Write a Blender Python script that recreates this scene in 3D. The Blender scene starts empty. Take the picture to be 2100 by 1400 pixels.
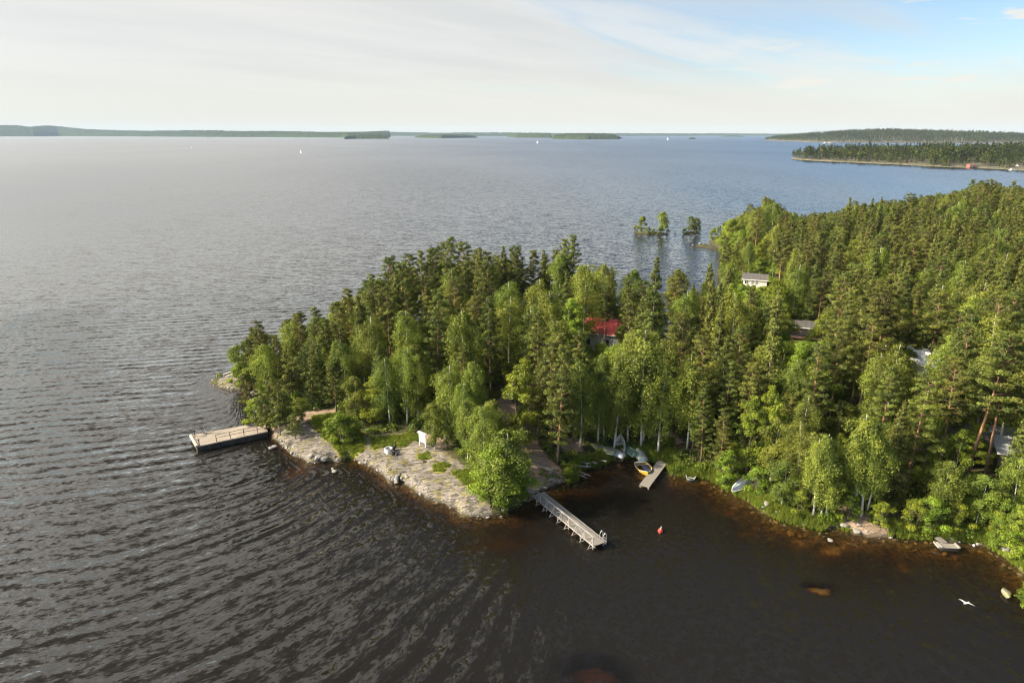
import bpy, math, random
import numpy as np
from mathutils import Vector, Matrix

R = math.radians
rng = np.random.default_rng(11)
random.seed(11)
sc = bpy.context.scene
col = sc.collection

# ------------------------------------------------------------------ camera
PITCH = math.atan(426.5 / 1400.0)
CAMZ = 40.0
cam_d = bpy.data.cameras.new('camera')
cam_d.sensor_width = 36.0
cam_d.lens = 24.0
cam_d.clip_start = 0.5
cam_d.clip_end = 90000.0
cam = bpy.data.objects.new('camera', cam_d)
col.objects.link(cam)
cam.location = (0, 0, CAMZ)
cam.rotation_euler = (math.pi / 2 - PITCH, 0, 0)
sc.camera = cam

# ------------------------------------------------------------------ light
SUN_AZ = R(189)      # where the light comes from, from +X counter-clockwise
SUN_EL = R(32)
sun_dir = Vector((math.cos(SUN_AZ) * math.cos(SUN_EL), math.sin(SUN_AZ) * math.cos(SUN_EL), math.sin(SUN_EL)))
sd = bpy.data.lights.new('sun', 'SUN')
sd.energy = 5.0
sd.angle = R(0.6)
sd.color = (1.0, 0.88, 0.66)
sun = bpy.data.objects.new('sun', sd)
col.objects.link(sun)
sun.rotation_euler = sun_dir.to_track_quat('Z', 'Y').to_euler()

SKY = 0.10
world = bpy.data.worlds.new('World')
sc.world = world
world.use_nodes = True
WN = world.node_tree
WN.nodes.clear()


class NT:
    """small node-tree writer"""
    def __init__(self, tree):
        self.t = tree

    def n(self, typ, **kw):
        node = self.t.nodes.new(typ)
        ins = kw.pop('ins', {})
        for k, v in kw.items():
            setattr(node, k, v)
        for k, v in ins.items():
            if isinstance(v, bpy.types.NodeSocket):
                self.t.links.new(v, node.inputs[k])
            else:
                node.inputs[k].default_value = v
        return node

    def m(self, op, a, b=None, c=None, clamp=False):
        node = self.t.nodes.new('ShaderNodeMath')
        node.operation = op
        node.use_clamp = clamp
        for i, v in enumerate((a, b, c)):
            if v is None:
                continue
            if isinstance(v, bpy.types.NodeSocket):
                self.t.links.new(v, node.inputs[i])
            else:
                node.inputs[i].default_value = v
        return node.outputs[0]

    def ramp(self, v, lo, hi, a=0.0, b=1.0, smooth=True):
        node = self.t.nodes.new('ShaderNodeMapRange')
        node.interpolation_type = 'SMOOTHSTEP' if smooth else 'LINEAR'
        self.t.links.new(v, node.inputs['Value'])
        node.inputs['From Min'].default_value = lo
        node.inputs['From Max'].default_value = hi
        node.inputs['To Min'].default_value = a
        node.inputs['To Max'].default_value = b
        return node.outputs['Result']

    def mix(self, f, a, b, blend='MIX'):
        node = self.t.nodes.new('ShaderNodeMix')
        node.data_type = 'RGBA'
        node.blend_type = blend
        for s, v in ((node.inputs[0], f), (node.inputs[6], a), (node.inputs[7], b)):
            if isinstance(v, bpy.types.NodeSocket):
                self.t.links.new(v, s)
            elif isinstance(v, (int, float)):
                s.default_value = v
            else:
                s.default_value = tuple(v) + (1,) if len(v) == 3 else v
        return node.outputs[2]

    def noise(self, vec, scale, detail=2.0, rough=0.5, dist=0.0, out=0):
        node = self.t.nodes.new('ShaderNodeTexNoise')
        if vec is not None:
            self.t.links.new(vec, node.inputs['Vector'])
        node.inputs['Scale'].default_value = scale
        node.inputs['Detail'].default_value = detail
        node.inputs['Roughness'].default_value = rough
        node.inputs['Distortion'].default_value = dist
        return node.outputs[out]

    def xyz(self, x, y, z):
        return self.n('ShaderNodeCombineXYZ', ins={0: x, 1: y, 2: z}).outputs[0]

    def link(self, a, b):
        self.t.links.new(a, b)


def build_world():
    w = NT(WN)
    sky = w.n('ShaderNodeTexSky', sky_type='NISHITA', sun_disc=False)
    sky.sun_elevation = SUN_EL
    sky.sun_rotation = math.pi / 2 - SUN_AZ
    sky.altitude = 50
    sky.air_density = 1.0
    sky.dust_density = 0.6
    sky.ozone_density = 3.0
    blue = w.n('ShaderNodeVectorMath', operation='SCALE', ins={0: sky.outputs[0], 'Scale': SKY}).outputs[0]
    tc = w.n('ShaderNodeTexCoord').outputs['Generated']
    s = w.n('ShaderNodeSeparateXYZ', ins={0: tc})
    x, y, z = s.outputs
    az = w.m('ARCTAN2', x, y)                       # 0 = straight ahead, + to the right
    el = w.m('ARCSINE', w.m('MAXIMUM', z, 0.0))
    zz = w.m('ADD', w.m('MAXIMUM', z, 0.0), 0.09)
    px = w.m('DIVIDE', x, zz)
    py = w.m('DIVIDE', y, zz)
    # streaks run from lower left to upper right: rotate the cloud plane
    ca, sa = math.cos(R(38)), math.sin(R(38))
    u = w.m('ADD', w.m('MULTIPLY', px, ca), w.m('MULTIPLY', py, sa))
    v = w.m('SUBTRACT', w.m('MULTIPLY', py, ca), w.m('MULTIPLY', px, sa))
    wisp_v = w.xyz(w.m('MULTIPLY', u, 0.22), w.m('MULTIPLY', v, 0.8), 3.1)
    wisp = w.noise(wisp_v, 1.0, 5.0, 0.55, 0.6)
    big = w.noise(w.xyz(w.m('MULTIPLY', px, 0.12), w.m('MULTIPLY', py, 0.12), 7.7), 1.0, 3.0, 0.5)
    # veil: thick to the left, thin to the right
    bank = w.ramp(w.m('ADD', w.m('ADD', az, w.ramp(el, 0.15, 0.45, 0.0, 0.34)), w.m('MULTIPLY', w.m('SUBTRACT', wisp, 0.5), 1.3)), -0.05, 0.48, 1.0, 0.0)
    streak = w.m('MULTIPLY', w.ramp(wisp, 0.47, 0.63), w.ramp(az, 0.45, 0.8, 1.0, 0.2))
    left = w.ramp(az, 0.25, -0.45)
    left = w.m('MULTIPLY', left, w.ramp(az, -2.6, -1.8))
    high = w.m('MAXIMUM', w.ramp(big, 0.36, 0.58, 0.5, 1.0), w.m('MULTIPLY', left, 0.97))
    hi_f = w.ramp(el, 0.22, 0.75)
    bank2 = w.m('MULTIPLY', bank, w.m('SUBTRACT', 1.0, w.m('MULTIPLY', hi_f, w.m('SUBTRACT', 1.0, high))))
    bank2 = w.m('MULTIPLY', bank2, w.ramp(az, -2.5, -1.7, 0.3, 1.0))
    bank2 = w.m('MULTIPLY', bank2, w.ramp(el, 0.55, 1.25, 1.0, 0.4))
    cover = w.m('MAXIMUM', bank2, w.m('MULTIPLY', streak, w.ramp(el, 0.2, 0.4, 0.75, 0.2)), clamp=True)
    # the veil thins out higher up in the open sky to the right
    thin = w.m('MULTIPLY', w.ramp(el, 0.15, 0.32, 0.0, 0.85), w.ramp(az, -0.35, 0.1))
    cover = w.m('MULTIPLY', cover, w.m('SUBTRACT', 1.0, thin))
    # pale haze layer near the horizon
    hz = w.ramp(w.m('ADD', w.m('ADD', el, w.ramp(az, 0.1, 0.5, 0.0, 0.02)), w.m('MULTIPLY', w.m('SUBTRACT', wisp, 0.5), 0.06)), 0.04, 0.12, 1.0, 0.0)
    cover = w.m('MAXIMUM', cover, hz, clamp=True)
    # small flat cumulus low on the right
    cu_v = w.xyz(w.m('MULTIPLY', az, 9.0), w.m('MULTIPLY', el, 60.0), 1.3)
    cu = w.noise(cu_v, 1.0, 4.0, 0.55, 0.2)
    cu_m = w.m('MULTIPLY', w.ramp(cu, 0.57, 0.68), w.m('MULTIPLY', w.ramp(el, 0.03, 0.06), w.ramp(el, 0.12, 0.17, 1.0, 0.0)))
    cu_m = w.m('MULTIPLY', cu_m, w.ramp(az, 0.2, 0.4))
    # veil brightness: brighter towards the sun
    sv = w.n('ShaderNodeVectorMath', operation='DOT_PRODUCT', ins={0: tc, 1: tuple(sun_dir)}).outputs['Value']
    glow = w.m('ADD', 1.0, w.m('MULTIPLY', w.m('POWER', w.m('MAXIMUM', sv, 0.0), 6.0), 7.5))
    tex = w.noise(w.xyz(w.m('MULTIPLY', u, 0.5), w.m('MULTIPLY', v, 1.6), 8.1), 1.0, 6.0, 0.6, 0.5)
    body = w.mix(w.ramp(w.m('ADD', w.m('MULTIPLY', wisp, 0.6), w.m('MULTIPLY', tex, 0.4)), 0.36, 0.62), (0.77, 0.775, 0.76), (0.93, 0.915, 0.88))
    body = w.mix(w.ramp(el, 0.0, 0.12), (0.90, 0.88, 0.79), body)
    body = w.mix(w.ramp(az, 0.1, -0.6, 0.0, 0.5), body, (0.86, 0.86, 0.82))
    body = w.mix(w.m('MULTIPLY', left, w.ramp(el, 0.1, 0.3)), body, (0.93, 0.885, 0.81))
    glow = w.m('MULTIPLY', glow, w.m('ADD', 1.0, w.m('MULTIPLY', left, w.m('MULTIPLY', w.ramp(el, 0.17, 0.42, 0.0, 1.3), w.ramp(el, 0.42, 1.1, 1.0, 0.0)))))
    cloud = w.n('ShaderNodeVectorMath', operation='SCALE', ins={0: body, 'Scale': w.m('MULTIPLY', w.m('MULTIPLY', glow, 0.585), w.ramp(el, 0.5, 1.0, 1.0, 0.75))}).outputs[0]
    c = w.mix(w.m('MULTIPLY', cover, 0.93), blue, cloud)
    c = w.mix(w.m('MULTIPLY', cu_m, 0.85), c, (0.56, 0.54, 0.49))
    bg = w.n('ShaderNodeBackground', ins={0: c, 1: 1.0})
    out = w.n('ShaderNodeOutputWorld')
    w.link(bg.outputs[0], out.inputs[0])


build_world()
world.cycles.sampling_method = 'MANUAL'
world.cycles.sample_map_resolution = 512
sc.view_settings.view_transform = 'Standard'
sc.view_settings.look = 'None'
sc.view_settings.exposure = 0.72
sc.view_settings.gamma = 1.0
sc.view_settings.use_curve_mapping = False
sc.cycles.use_denoising = True
sc.cycles.denoising_prefilter = 'ACCURATE'
sc.cycles.denoising_input_passes = 'RGB_ALBEDO_NORMAL'
sc.cycles.use_adaptive_sampling = False
sc.cycles.filter_width = 1.15
sc.cycles.max_bounces = 6
sc.cycles.diffuse_bounces = 3
sc.cycles.glossy_bounces = 2
sc.cycles.transmission_bounces = 4
sc.cycles.transparent_max_bounces = 8
sc.cycles.volume_bounces = 0
sc.cycles.sample_clamp_indirect = 6.0
sc.cycles.sample_clamp_direct = 0.0

# ------------------------------------------------------------------ projection helpers
CP, SP = math.cos(PITCH), math.sin(PITCH)


def gp(px, py, z=0.0):
    """where the line of sight through a point of the photograph meets height z"""
    u = (px - 1050.0) / 1400.0
    v = (py - 700.0) / 1400.0
    t = (CAMZ - z) / (SP + CP * v)
    return u * t, (CP - SP * v) * t


def proj(x, y, z):
    dz = z - CAMZ
    depth = y * CP - dz * SP
    return 1050 + 1400 * x / depth, 700 - 1400 * (y * SP + dz * CP) / depth


def poly(pts, z=0.0):
    return np.array([gp(a, b, z) for a, b in pts])


def inside(P, x, y):
    x = np.asarray(x, float); y = np.asarray(y, float)
    r = np.zeros(x.shape, bool)
    n = len(P)
    for i in range(n):
        x1, y1 = P[i]; x2, y2 = P[(i + 1) % n]
        if y1 == y2:
            continue
        c = ((y1 > y) != (y2 > y)) & (x < (x2 - x1) * (y - y1) / (y2 - y1) + x1)
        r ^= c
    return r


def dist_poly(P, x, y):
    x = np.asarray(x, float); y = np.asarray(y, float)
    d = np.full(x.shape, 1e9)
    n = len(P)
    for i in range(n):
        x1, y1 = P[i]; x2, y2 = P[(i + 1) % n]
        ex, ey = x2 - x1, y2 - y1
        L = ex * ex + ey * ey + 1e-9
        t = np.clip(((x - x1) * ex + (y - y1) * ey) / L, 0, 1)
        d = np.minimum(d, (x - x1 - t * ex) ** 2 + (y - y1 - t * ey) ** 2)
    return np.sqrt(d)


def sdf(P, x, y):
    d = dist_poly(P, x, y)
    return np.where(inside(P, x, y), d, -d)


def _hash(i, j, s):
    a = (i * 374761393 + j * 668265263 + s * 2147483647) & 0xffffffff
    a = ((a ^ (a >> 13)) * 1274126177) & 0xffffffff
    return ((a ^ (a >> 16)) & 0xffff) / 65535.0


def vnoise(x, y, f, seed=0):
    x = np.asarray(x, float) * f; y = np.asarray(y, float) * f
    i = np.floor(x).astype(np.int64); j = np.floor(y).astype(np.int64)
    fx = x - i; fy = y - j
    fx = fx * fx * (3 - 2 * fx); fy = fy * fy * (3 - 2 * fy)
    a = _hash(i, j, seed); b = _hash(i + 1, j, seed); c = _hash(i, j + 1, seed); d = _hash(i + 1, j + 1, seed)
    return (a * (1 - fx) + b * fx) * (1 - fy) + (c * (1 - fx) + d * fx) * fy - 0.5


def fbm(x, y, f, o=4, seed=0):
    r = 0; a = 1.0
    for k in range(o):
        r = r + a * vnoise(x + 17.3 * k, y - 9.1 * k, f * 2 ** k, seed + k); a *= 0.5
    return r


# ------------------------------------------------------------------ the land
NEAR_SHORE = [(448, 795), (470, 800), (498, 800), (508, 820), (515, 850), (520, 870), (545, 882), (552, 893), (563, 905),
              (590, 922), (603, 934), (625, 940), (640, 949), (668, 946), (700, 945), (712, 937), (728, 940), (752, 954),
              (775, 962), (790, 972), (803, 990), (820, 984), (850, 1006), (880, 1020), (905, 1032), (935, 1052),
              (960, 1060), (1000, 1060), (1035, 1056), (1062, 1040), (1085, 1022), (1102, 1008), (1120, 1000),
              (1150, 992), (1180, 988), (1186, 972), (1200, 960), (1225, 955), (1240, 950), (1262, 939), (1285, 938), (1312, 940),
              (1340, 948), (1362, 952), (1378, 972), (1400, 975), (1425, 978), (1450, 980), (1470, 992), (1500, 1010), (1535, 1025),
              (1560, 1045), (1600, 1066), (1640, 1076), (1680, 1086), (1712, 1080), (1760, 1094), (1830, 1099), (1900, 1105),
              (1960, 1108), (2005, 1112), (2040, 1128), (2062, 1142), (2085, 1158), (2100, 1172), (2120, 1190), (2150, 1215)]
near = [gp(a, b) for a, b in NEAR_SHORE]
FAR_SHORE = [(62, 34), (90, 18), (420, 18), (420, 380), (330, 392), (260, 380), (215, 352), (165, 312), (125, 292), (95, 286), (86, 277),
             (79, 271), (75, 259), (75, 246), (73, 234), (67, 216), (62, 203), (59, 190), (55, 172), (49, 152), (40, 138),
             (31, 131), (22, 138), (12, 148), (0, 154), (-12, 152), (-22, 142), (-31, 131), (-40, 121), (-47, 114), (-51, 108)]
LAND = np.array(near + FAR_SHORE)
ISLE1 = poly([(1302, 477), (1325, 480), (1350, 481), (1372, 480.5), (1362, 478.3), (1330, 476), (1312, 475.5)])
ISLE2 = poly([(1399, 480), (1425, 481), (1437, 476), (1425, 475), (1405, 476)])
SPIT = poly([(1415, 506), (1440, 507), (1470, 514), (1450, 500)])

Z_ROCK = [poly([(700, 946), (718, 926), (752, 902), (800, 893), (850, 900), (880, 915), (915, 940), (950, 960), (985, 985),
                (1005, 1020), (1010, 1062), (955, 1066), (900, 1040), (850, 1014), (800, 995), (745, 958)], 1.0),
          poly([(560, 890), (585, 868), (625, 868), (655, 895), (700, 922), (715, 940), (695, 952), (630, 952), (590, 930), (560, 908)], 0.8),
          poly([(440, 800), (455, 770), (500, 760), (530, 800), (520, 860), (490, 808)], 0.5),
          poly([(1180, 1000), (1182, 985), (1150, 985), (1110, 1010), (1080, 1030), (1090, 1010), (1140, 975)], 0.4)]
Z_GRASS = [poly([(640, 853), (690, 850), (720, 870), (752, 893), (745, 915), (705, 925), (660, 893), (640, 870)], 1.5),
           poly([(755, 886), (868, 883), (862, 897), (800, 902), (760, 908)], 2),
           poly([(855, 928), (880, 926), (888, 937), (862, 938)], 1.5),
           poly([(795, 905), (840, 903), (838, 912), (790, 914)], 1.5),
           poly([(925, 965), (960, 960), (1000, 985), (1005, 1010), (960, 995)], 1.5),
           poly([(890, 945), (925, 950), (915, 965), (885, 960)], 1.5),
           poly([(1270, 905), (1380, 905), (1390, 935), (1340, 945), (1290, 930)], 1),
           poly([(1480, 990), (1560, 1020), (1640, 1060), (1700, 1075), (1690, 1092), (1600, 1072), (1500, 1015)], .5),
           poly([(1930, 1025), (1990, 1020), (2000, 1050), (1950, 1055)], 1),
           poly([(2070, 1145), (2110, 1150), (2130, 1200), (2090, 1170)], .5),
           poly([(1500, 582), (1580, 582), (1600, 598), (1510, 596)], 2),
           poly([(1940, 850), (2000, 850), (2010, 880), (1960, 885)], 3)]
Z_DIRT = [poly([(545, 872), (580, 862), (605, 850), (690, 846), (700, 856), (640, 862), (600, 876), (560, 884)], 1.2),
          poly([(1000, 835), (1048, 815), (1062, 848), (1040, 860), (1005, 856)], 2),
          poly([(1030, 862), (1060, 862), (1075, 895), (1090, 903), (1115, 930), (1150, 960), (1180, 985), (1120, 1012), (1075, 1008), (1075, 960), (1050, 920), (1035, 890)], 1),
          poly([(1150, 905), (1195, 905), (1200, 925), (1150, 925)], 1),
          poly([(1330, 897), (1390, 893), (1400, 915), (1340, 912)], 1),
          poly([(1700, 1035), (1740, 1035), (1830, 1080), (1800, 1090), (1740, 1072)], 1),
          poly([(1945, 822), (2025, 820), (2035, 845), (1950, 848)], 3),
          poly([(1785, 815), (1830, 815), (1830, 830), (1785, 830)], 3),
          poly([(1635, 685), (1690, 690), (1680, 705), (1630, 698)], 3),
          poly([(860, 885), (905, 890), (925, 915), (880, 915)], 2)]
MOUNDS = [(gp(1225, 1380), 2.6, 2.0, 0.85), (gp(1683, 1205), 1.5, 1.0, 0.28), (gp(1720, 1120), 0.9, 0.7, 0.3), (gp(1850, 1163), 0.9, 0.6, 0.35),
          (gp(1525, 1092), 0.8, 0.6, 0.4), (gp(1640, 1110), 0.9, 0.7, 0.25), (gp(1475, 1045), 0.7, 0.5, 0.3), (gp(1500, 1040), 0.5, 0.4, 0.2),
          (gp(1745, 1113), 0.8, 0.5, 0.2), (gp(2040, 1250), 0.6, 0.5, 0.3), (gp(1705, 1128), 1.4, 0.8, 0.35), (gp(860, 1055), 0.7, 0.5, 0.4),
          (gp(925, 1065), 0.7, 0.5, 0.3), (gp(600, 965), 3.5, 2.4, 0.7), (gp(1170, 1092), 1.0, 0.6, 0.2), (gp(1325, 1025), 0.8, 0.6, 0.6),
          (gp(1330, 1045), 0.5, 0.4, 0.5), (gp(1000, 1110), 4.5, 2.2, 0.85), (gp(1130, 1030), 3.5, 1.6, 0.45)]


def zone(polys, x, y, soft=0.5, wob=0.5):
    best = np.full(np.shape(x), -1e9)
    wx = x + wob * fbm(x, y, 0.6, 3, 40); wy = y + wob * fbm(x, y, 0.6, 3, 50)
    for P in polys:
        best = np.maximum(best, sdf(P, wx, wy))
    return np.clip(best / soft * 0.5 + 0.5, 0, 1)


def height(x, y):
    """terrain above (or below) the lake level, in metres"""
    x = np.asarray(x, float); y = np.asarray(y, float)
    wx = x + 0.8 * fbm(x, y, 0.5, 4, 3); wy = y + 0.8 * fbm(x, y, 0.5, 4, 9)
    d = sdf(LAND, wx, wy)
    di = np.maximum(sdf(ISLE1, wx, wy), sdf(ISLE2, wx, wy))
    di = np.maximum(di, sdf(SPIT, wx, wy))
    rock = zone(Z_ROCK, x, y, 1.0)
    dp = np.maximum(d, 0)
    z = 0.35 * (1 - np.exp(-dp / 0.35)) + 0.9 * (1 - np.exp(-dp / 3.5)) + 2.4 * (1 - np.exp(-dp / 28.0))
    z = z + 0.25 * fbm(x, y, 0.25, 3, 21) * np.clip(dp / 2, 0, 1)
    # granite: rounded humps, ledges running down to the water, cracks
    ledge = np.abs(fbm(x * 0.9 + y * 0.5, y * 0.9 - x * 0.4, 0.45, 4, 31))
    rk = 0.9 * (0.28 - ledge) + 0.22 * fbm(x * 0.6 - y * 0.5, y + x * 0.7, 0.9, 3, 33)
    edge = np.exp(-dp / 1.3)
    rk2 = rk * 0.55 + edge * 0.6 * fbm(x, y, 1.2, 3, 37)
    z = np.where(d > 0, z + 0.62 * rock * rk2 * np.clip(dp / 0.5, 0, 1), z)
    # lake bed
    slope = 0.21 + 0.10 * fbm(x, y, 0.05, 2, 60) + 0.75 * np.exp(-((x + 42) ** 2 + (y - 84) ** 2) / 260.0)
    slope = slope * np.where(y > 100, 2.0, 1.0)
    slope = slope + 0.22 / (1 + np.exp((x + 2) / 3.0)) * (y < 110)
    bed = -0.12 - (-np.minimum(d, 0)) * slope + 0.22 * fbm(x, y, 0.8, 4, 70) * np.clip(-d / 2, 0, 1)
    bed = np.maximum(bed, -7 + 0 * bed)
    for (mx, my), a, b, dep in MOUNDS:
        q = ((x - mx) / a) ** 2 + ((y - my) / b) ** 2 + 1.3 * fbm(x, y, 0.9 / a ** 0.5, 3, 81)
        top = -dep + 0.12 * fbm(x, y, 1.5, 2, 80)
        bed = np.where(q < 2.2, np.maximum(bed, top - 1.2 * np.maximum(q - 0.7, 0) - 0.25 * np.maximum(q, 0)), bed)
    z = np.where(d > 0, z, bed)
    zi = 0.7 * (1 - np.exp(-np.maximum(di, 0) / 1.2)) + 0.1
    zi = np.where(di > 0, zi, -0.1 + di * 0.35)
    return np.maximum(z, zi)


def grow(core, lim, r=1.12, sgn=1):
    out = []
    s = abs(core[1] - core[0]) if sgn < 0 else abs(core[-1] - core[-2])
    p = core[0] if sgn < 0 else core[-1]
    while (p > lim) if sgn < 0 else (p < lim):
        s *= r
        p += sgn * s
        out.append(p)
    return np.array(out[::-1] if sgn < 0 else out)


def axis(parts, lo, hi, r=1.12):
    """parts: list of (start, stop, step)"""
    a = np.concatenate([np.arange(s, e, st) for s, e, st in parts])
    return np.concatenate([grow(a, lo, r, -1), a, grow(a, hi, r, 1)])


def grid_mesh(name, xs, ys, Z, mat, attrs=None, smooth=True):
    nx, ny = len(xs), len(ys)
    X, Y = np.meshgrid(xs, ys)
    co = np.stack([X, Y, Z], -1).reshape(-1, 3)
    i = np.arange(nx - 1)[None, :] + nx * np.arange(ny - 1)[:, None]
    F = np.stack([i, i + 1, i + 1 + nx, i + nx], -1).reshape(-1, 4)
    return quick_mesh(name, co, F, mat, attrs, smooth)


def quick_mesh(name, co, F, mats, attrs=None, smooth=False, midx=None, data_only=False):
    F = np.asarray(F)
    k = F.shape[1]
    me = bpy.data.meshes.new(name)
    me.vertices.add(len(co)); me.vertices.foreach_set('co', np.asarray(co, np.float32).ravel())
    me.loops.add(F.size); me.loops.foreach_set('vertex_index', F.ravel().astype(np.int32))
    me.polygons.add(len(F))
    me.polygons.foreach_set('loop_start', (np.arange(len(F)) * k).astype(np.int32))
    me.polygons.foreach_set('loop_total', np.full(len(F), k, np.int32))
    if midx is not None:
        me.polygons.foreach_set('material_index', np.asarray(midx, np.int32))
    if smooth:
        me.polygons.foreach_set('use_smooth', np.ones(len(F), bool))
    me.update(calc_edges=True)
    for m in (mats if isinstance(mats, (list, tuple)) else [mats]):
        me.materials.append(m)
    for an, av in (attrs or {}).items():
        av = np.asarray(av, np.float32)
        if av.ndim == 1:
            a = me.attributes.new(an, 'FLOAT', 'POINT'); a.data.foreach_set('value', av)
        else:
            a = me.attributes.new(an, 'FLOAT_VECTOR', 'POINT'); a.data.foreach_set('vector', av.ravel())
    if data_only:
        return me
    o = bpy.data.objects.new(name, me)
    col.objects.link(o)
    return o


def tag(o, label=None, cat=None, group=None, kind=None):
    if label: o['label'] = label
    if cat: o['category'] = cat
    if group: o['group'] = group
    if kind: o['kind'] = kind
    return o


# ------------------------------------------------------------------ materials
def new_mat(name):
    m = bpy.data.materials.new(name)
    m.use_nodes = True
    m.node_tree.nodes.clear()
    return m, NT(m.node_tree)


def finish(w, shader):
    o = w.n('ShaderNodeOutputMaterial')
    w.link(shader, o.inputs[0])


def attr(w, name, out='Fac'):
    return w.n('ShaderNodeAttribute', attribute_name=name).outputs[out]


def plain(name, c1, c2=None, rough=0.8, scale=6.0, bump=0.0, metal=0.0, stretch=(1, 1, 1), spec=0.3, trans=0.0):
    m, w = new_mat(name)
    c2 = c2 or tuple(v * 0.75 for v in c1)
    tc = w.n('ShaderNodeTexCoord').outputs['Object']
    mp = w.n('ShaderNodeMapping', ins={0: tc, 'Scale': stretch}).outputs[0]
    nz = w.noise(mp, scale, 4.0, 0.6)
    base = w.mix(w.ramp(nz, 0.3, 0.7), c1, c2)
    b = w.n('ShaderNodeBsdfPrincipled', ins={'Base Color': base, 'Roughness': rough, 'Metallic': metal})
    b.inputs['Specular IOR Level'].default_value = spec
    if bump:
        bp = w.n('ShaderNodeBump', ins={'Height': nz, 'Strength': 0.6, 'Distance': bump})
        w.link(bp.outputs[0], b.inputs['Normal'])
    finish(w, b.outputs[0])
    return m


def leaf_mat(name, c_dark, c_light, trans=0.45, hue=0.02):
    m, w = new_mat(name)
    v = attr(w, 'tint')
    oi = w.n('ShaderNodeObjectInfo').outputs['Random']
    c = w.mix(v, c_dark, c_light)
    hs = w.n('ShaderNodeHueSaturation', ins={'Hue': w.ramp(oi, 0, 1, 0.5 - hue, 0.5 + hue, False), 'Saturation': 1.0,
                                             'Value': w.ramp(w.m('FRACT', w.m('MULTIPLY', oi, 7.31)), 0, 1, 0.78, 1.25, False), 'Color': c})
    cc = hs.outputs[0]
    d = w.n('ShaderNodeBsdfDiffuse', ins={0: cc})
    t = w.n('ShaderNodeBsdfTranslucent', ins={0: w.mix(0.5, cc, w.mix(1.0, cc, (1.3, 1.25, 0.5), 'MULTIPLY'))})
    mx = w.n('ShaderNodeMixShader', ins={0: trans, 1: d.outputs[0], 2: t.outputs[0]})
    g = w.n('ShaderNodeBsdfGlossy', ins={0: (0.9, 0.95, 0.85, 1), 1: 0.6})
    m2 = w.n('ShaderNodeMixShader', ins={0: 0.02, 1: mx.outputs[0], 2: g.outputs[0]})
    finish(w, m2.outputs[0])
    return m


M = {}
M['birch_leaf'] = leaf_mat('birch_leaf', (0.055, 0.080, 0.012), (0.270, 0.305, 0.038), 0.28)
M['broad_leaf'] = leaf_mat('broad_leaf', (0.060, 0.095, 0.009), (0.270, 0.325, 0.026), 0.3)
M['pine_needle'] = leaf_mat('pine_needle', (0.032, 0.046, 0.009), (0.185, 0.200, 0.028), 0.18)
M['spruce_needle'] = leaf_mat('spruce_needle', (0.025, 0.036, 0.009), (0.168, 0.183, 0.028), 0.18)
M['far_needle'] = leaf_mat('far_needle', (0.020, 0.030, 0.010), (0.075, 0.088, 0.020), 0.15)
M['far_leaf'] = leaf_mat('far_leaf', (0.035, 0.050, 0.012), (0.13, 0.155, 0.028), 0.2)
M['grass'] = leaf_mat('grass_blade', (0.11, 0.16, 0.015), (0.24, 0.28, 0.035), 0.4)
M['fern'] = leaf_mat('undergrowth_leaf', (0.05, 0.085, 0.010), (0.14, 0.19, 0.02), 0.35)


def bark(name, low, high, z0, z1, dark=None):
    m, w = new_mat(name)
    tc = w.n('ShaderNodeTexCoord').outputs['Object']
    s = w.n('ShaderNodeSeparateXYZ', ins={0: tc})
    f = w.ramp(s.outputs[2], z0, z1)
    nz = w.noise(w.n('ShaderNodeMapping', ins={0: tc, 'Scale': (3, 3, 1.2)}).outputs[0], 3.0, 4.0, 0.6)
    c = w.mix(w.m('MULTIPLY', attr(w, 'tint'), 0.9), w.mix(f, low, high), (0.09, 0.07, 0.05))
    c = w.mix(w.ramp(nz, 0.52, 0.68, 0.0, 0.75), c, dark or tuple(v * 0.35 for v in high))
    b = w.n('ShaderNodeBsdfPrincipled', ins={'Base Color': c, 'Roughness': 0.85})
    finish(w, b.outputs[0])
    return m


M['pine_bark'] = bark('pine_bark', (0.16, 0.11, 0.075), (0.36, 0.19, 0.10), 1.5, 6.0)
M['birch_bark'] = bark('birch_bark', (0.45, 0.43, 0.38), (0.62, 0.60, 0.54), 0.2, 2.0, (0.06, 0.055, 0.05))
M['spruce_bark'] = bark('spruce_bark', (0.13, 0.10, 0.08), (0.17, 0.13, 0.10), 1, 6)
M['dead_wood'] = plain('dead_wood', (0.42, 0.38, 0.32), (0.2, 0.17, 0.14), 0.9)
M['plank'] = plain('weathered_plank', (0.32, 0.285, 0.24), (0.19, 0.17, 0.145), 0.85, 2.5, 0.003, stretch=(1, 5, 1))
M['beam'] = plain('weathered_beam', (0.38, 0.355, 0.31), (0.24, 0.215, 0.19), 0.85, 2.0)
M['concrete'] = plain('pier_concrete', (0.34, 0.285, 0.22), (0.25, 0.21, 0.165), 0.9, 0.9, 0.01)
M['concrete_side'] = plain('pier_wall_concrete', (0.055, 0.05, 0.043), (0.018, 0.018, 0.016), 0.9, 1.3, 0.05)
M['pale_concrete'] = plain('pale_concrete', (0.50, 0.45, 0.37), (0.40, 0.35, 0.29), 0.9, 1.5)
M['slab'] = plain('concrete_slab', (0.50, 0.48, 0.43), (0.38, 0.36, 0.32), 0.9, 0.8, 0.01)
M['rust'] = plain('rusty_steel', (0.20, 0.11, 0.07), (0.10, 0.06, 0.045), 0.7)
M['white_paint'] = plain('white_paint', (0.80, 0.79, 0.75), (0.70, 0.69, 0.65), 0.5, 3)
M['cream_paint'] = plain('cream_boards', (0.60, 0.58, 0.51), (0.50, 0.48, 0.42), 0.7, 3)
M['red_paint'] = plain('falu_red_boards', (0.30, 0.11, 0.085), (0.22, 0.08, 0.06), 0.8, 3)
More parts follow.
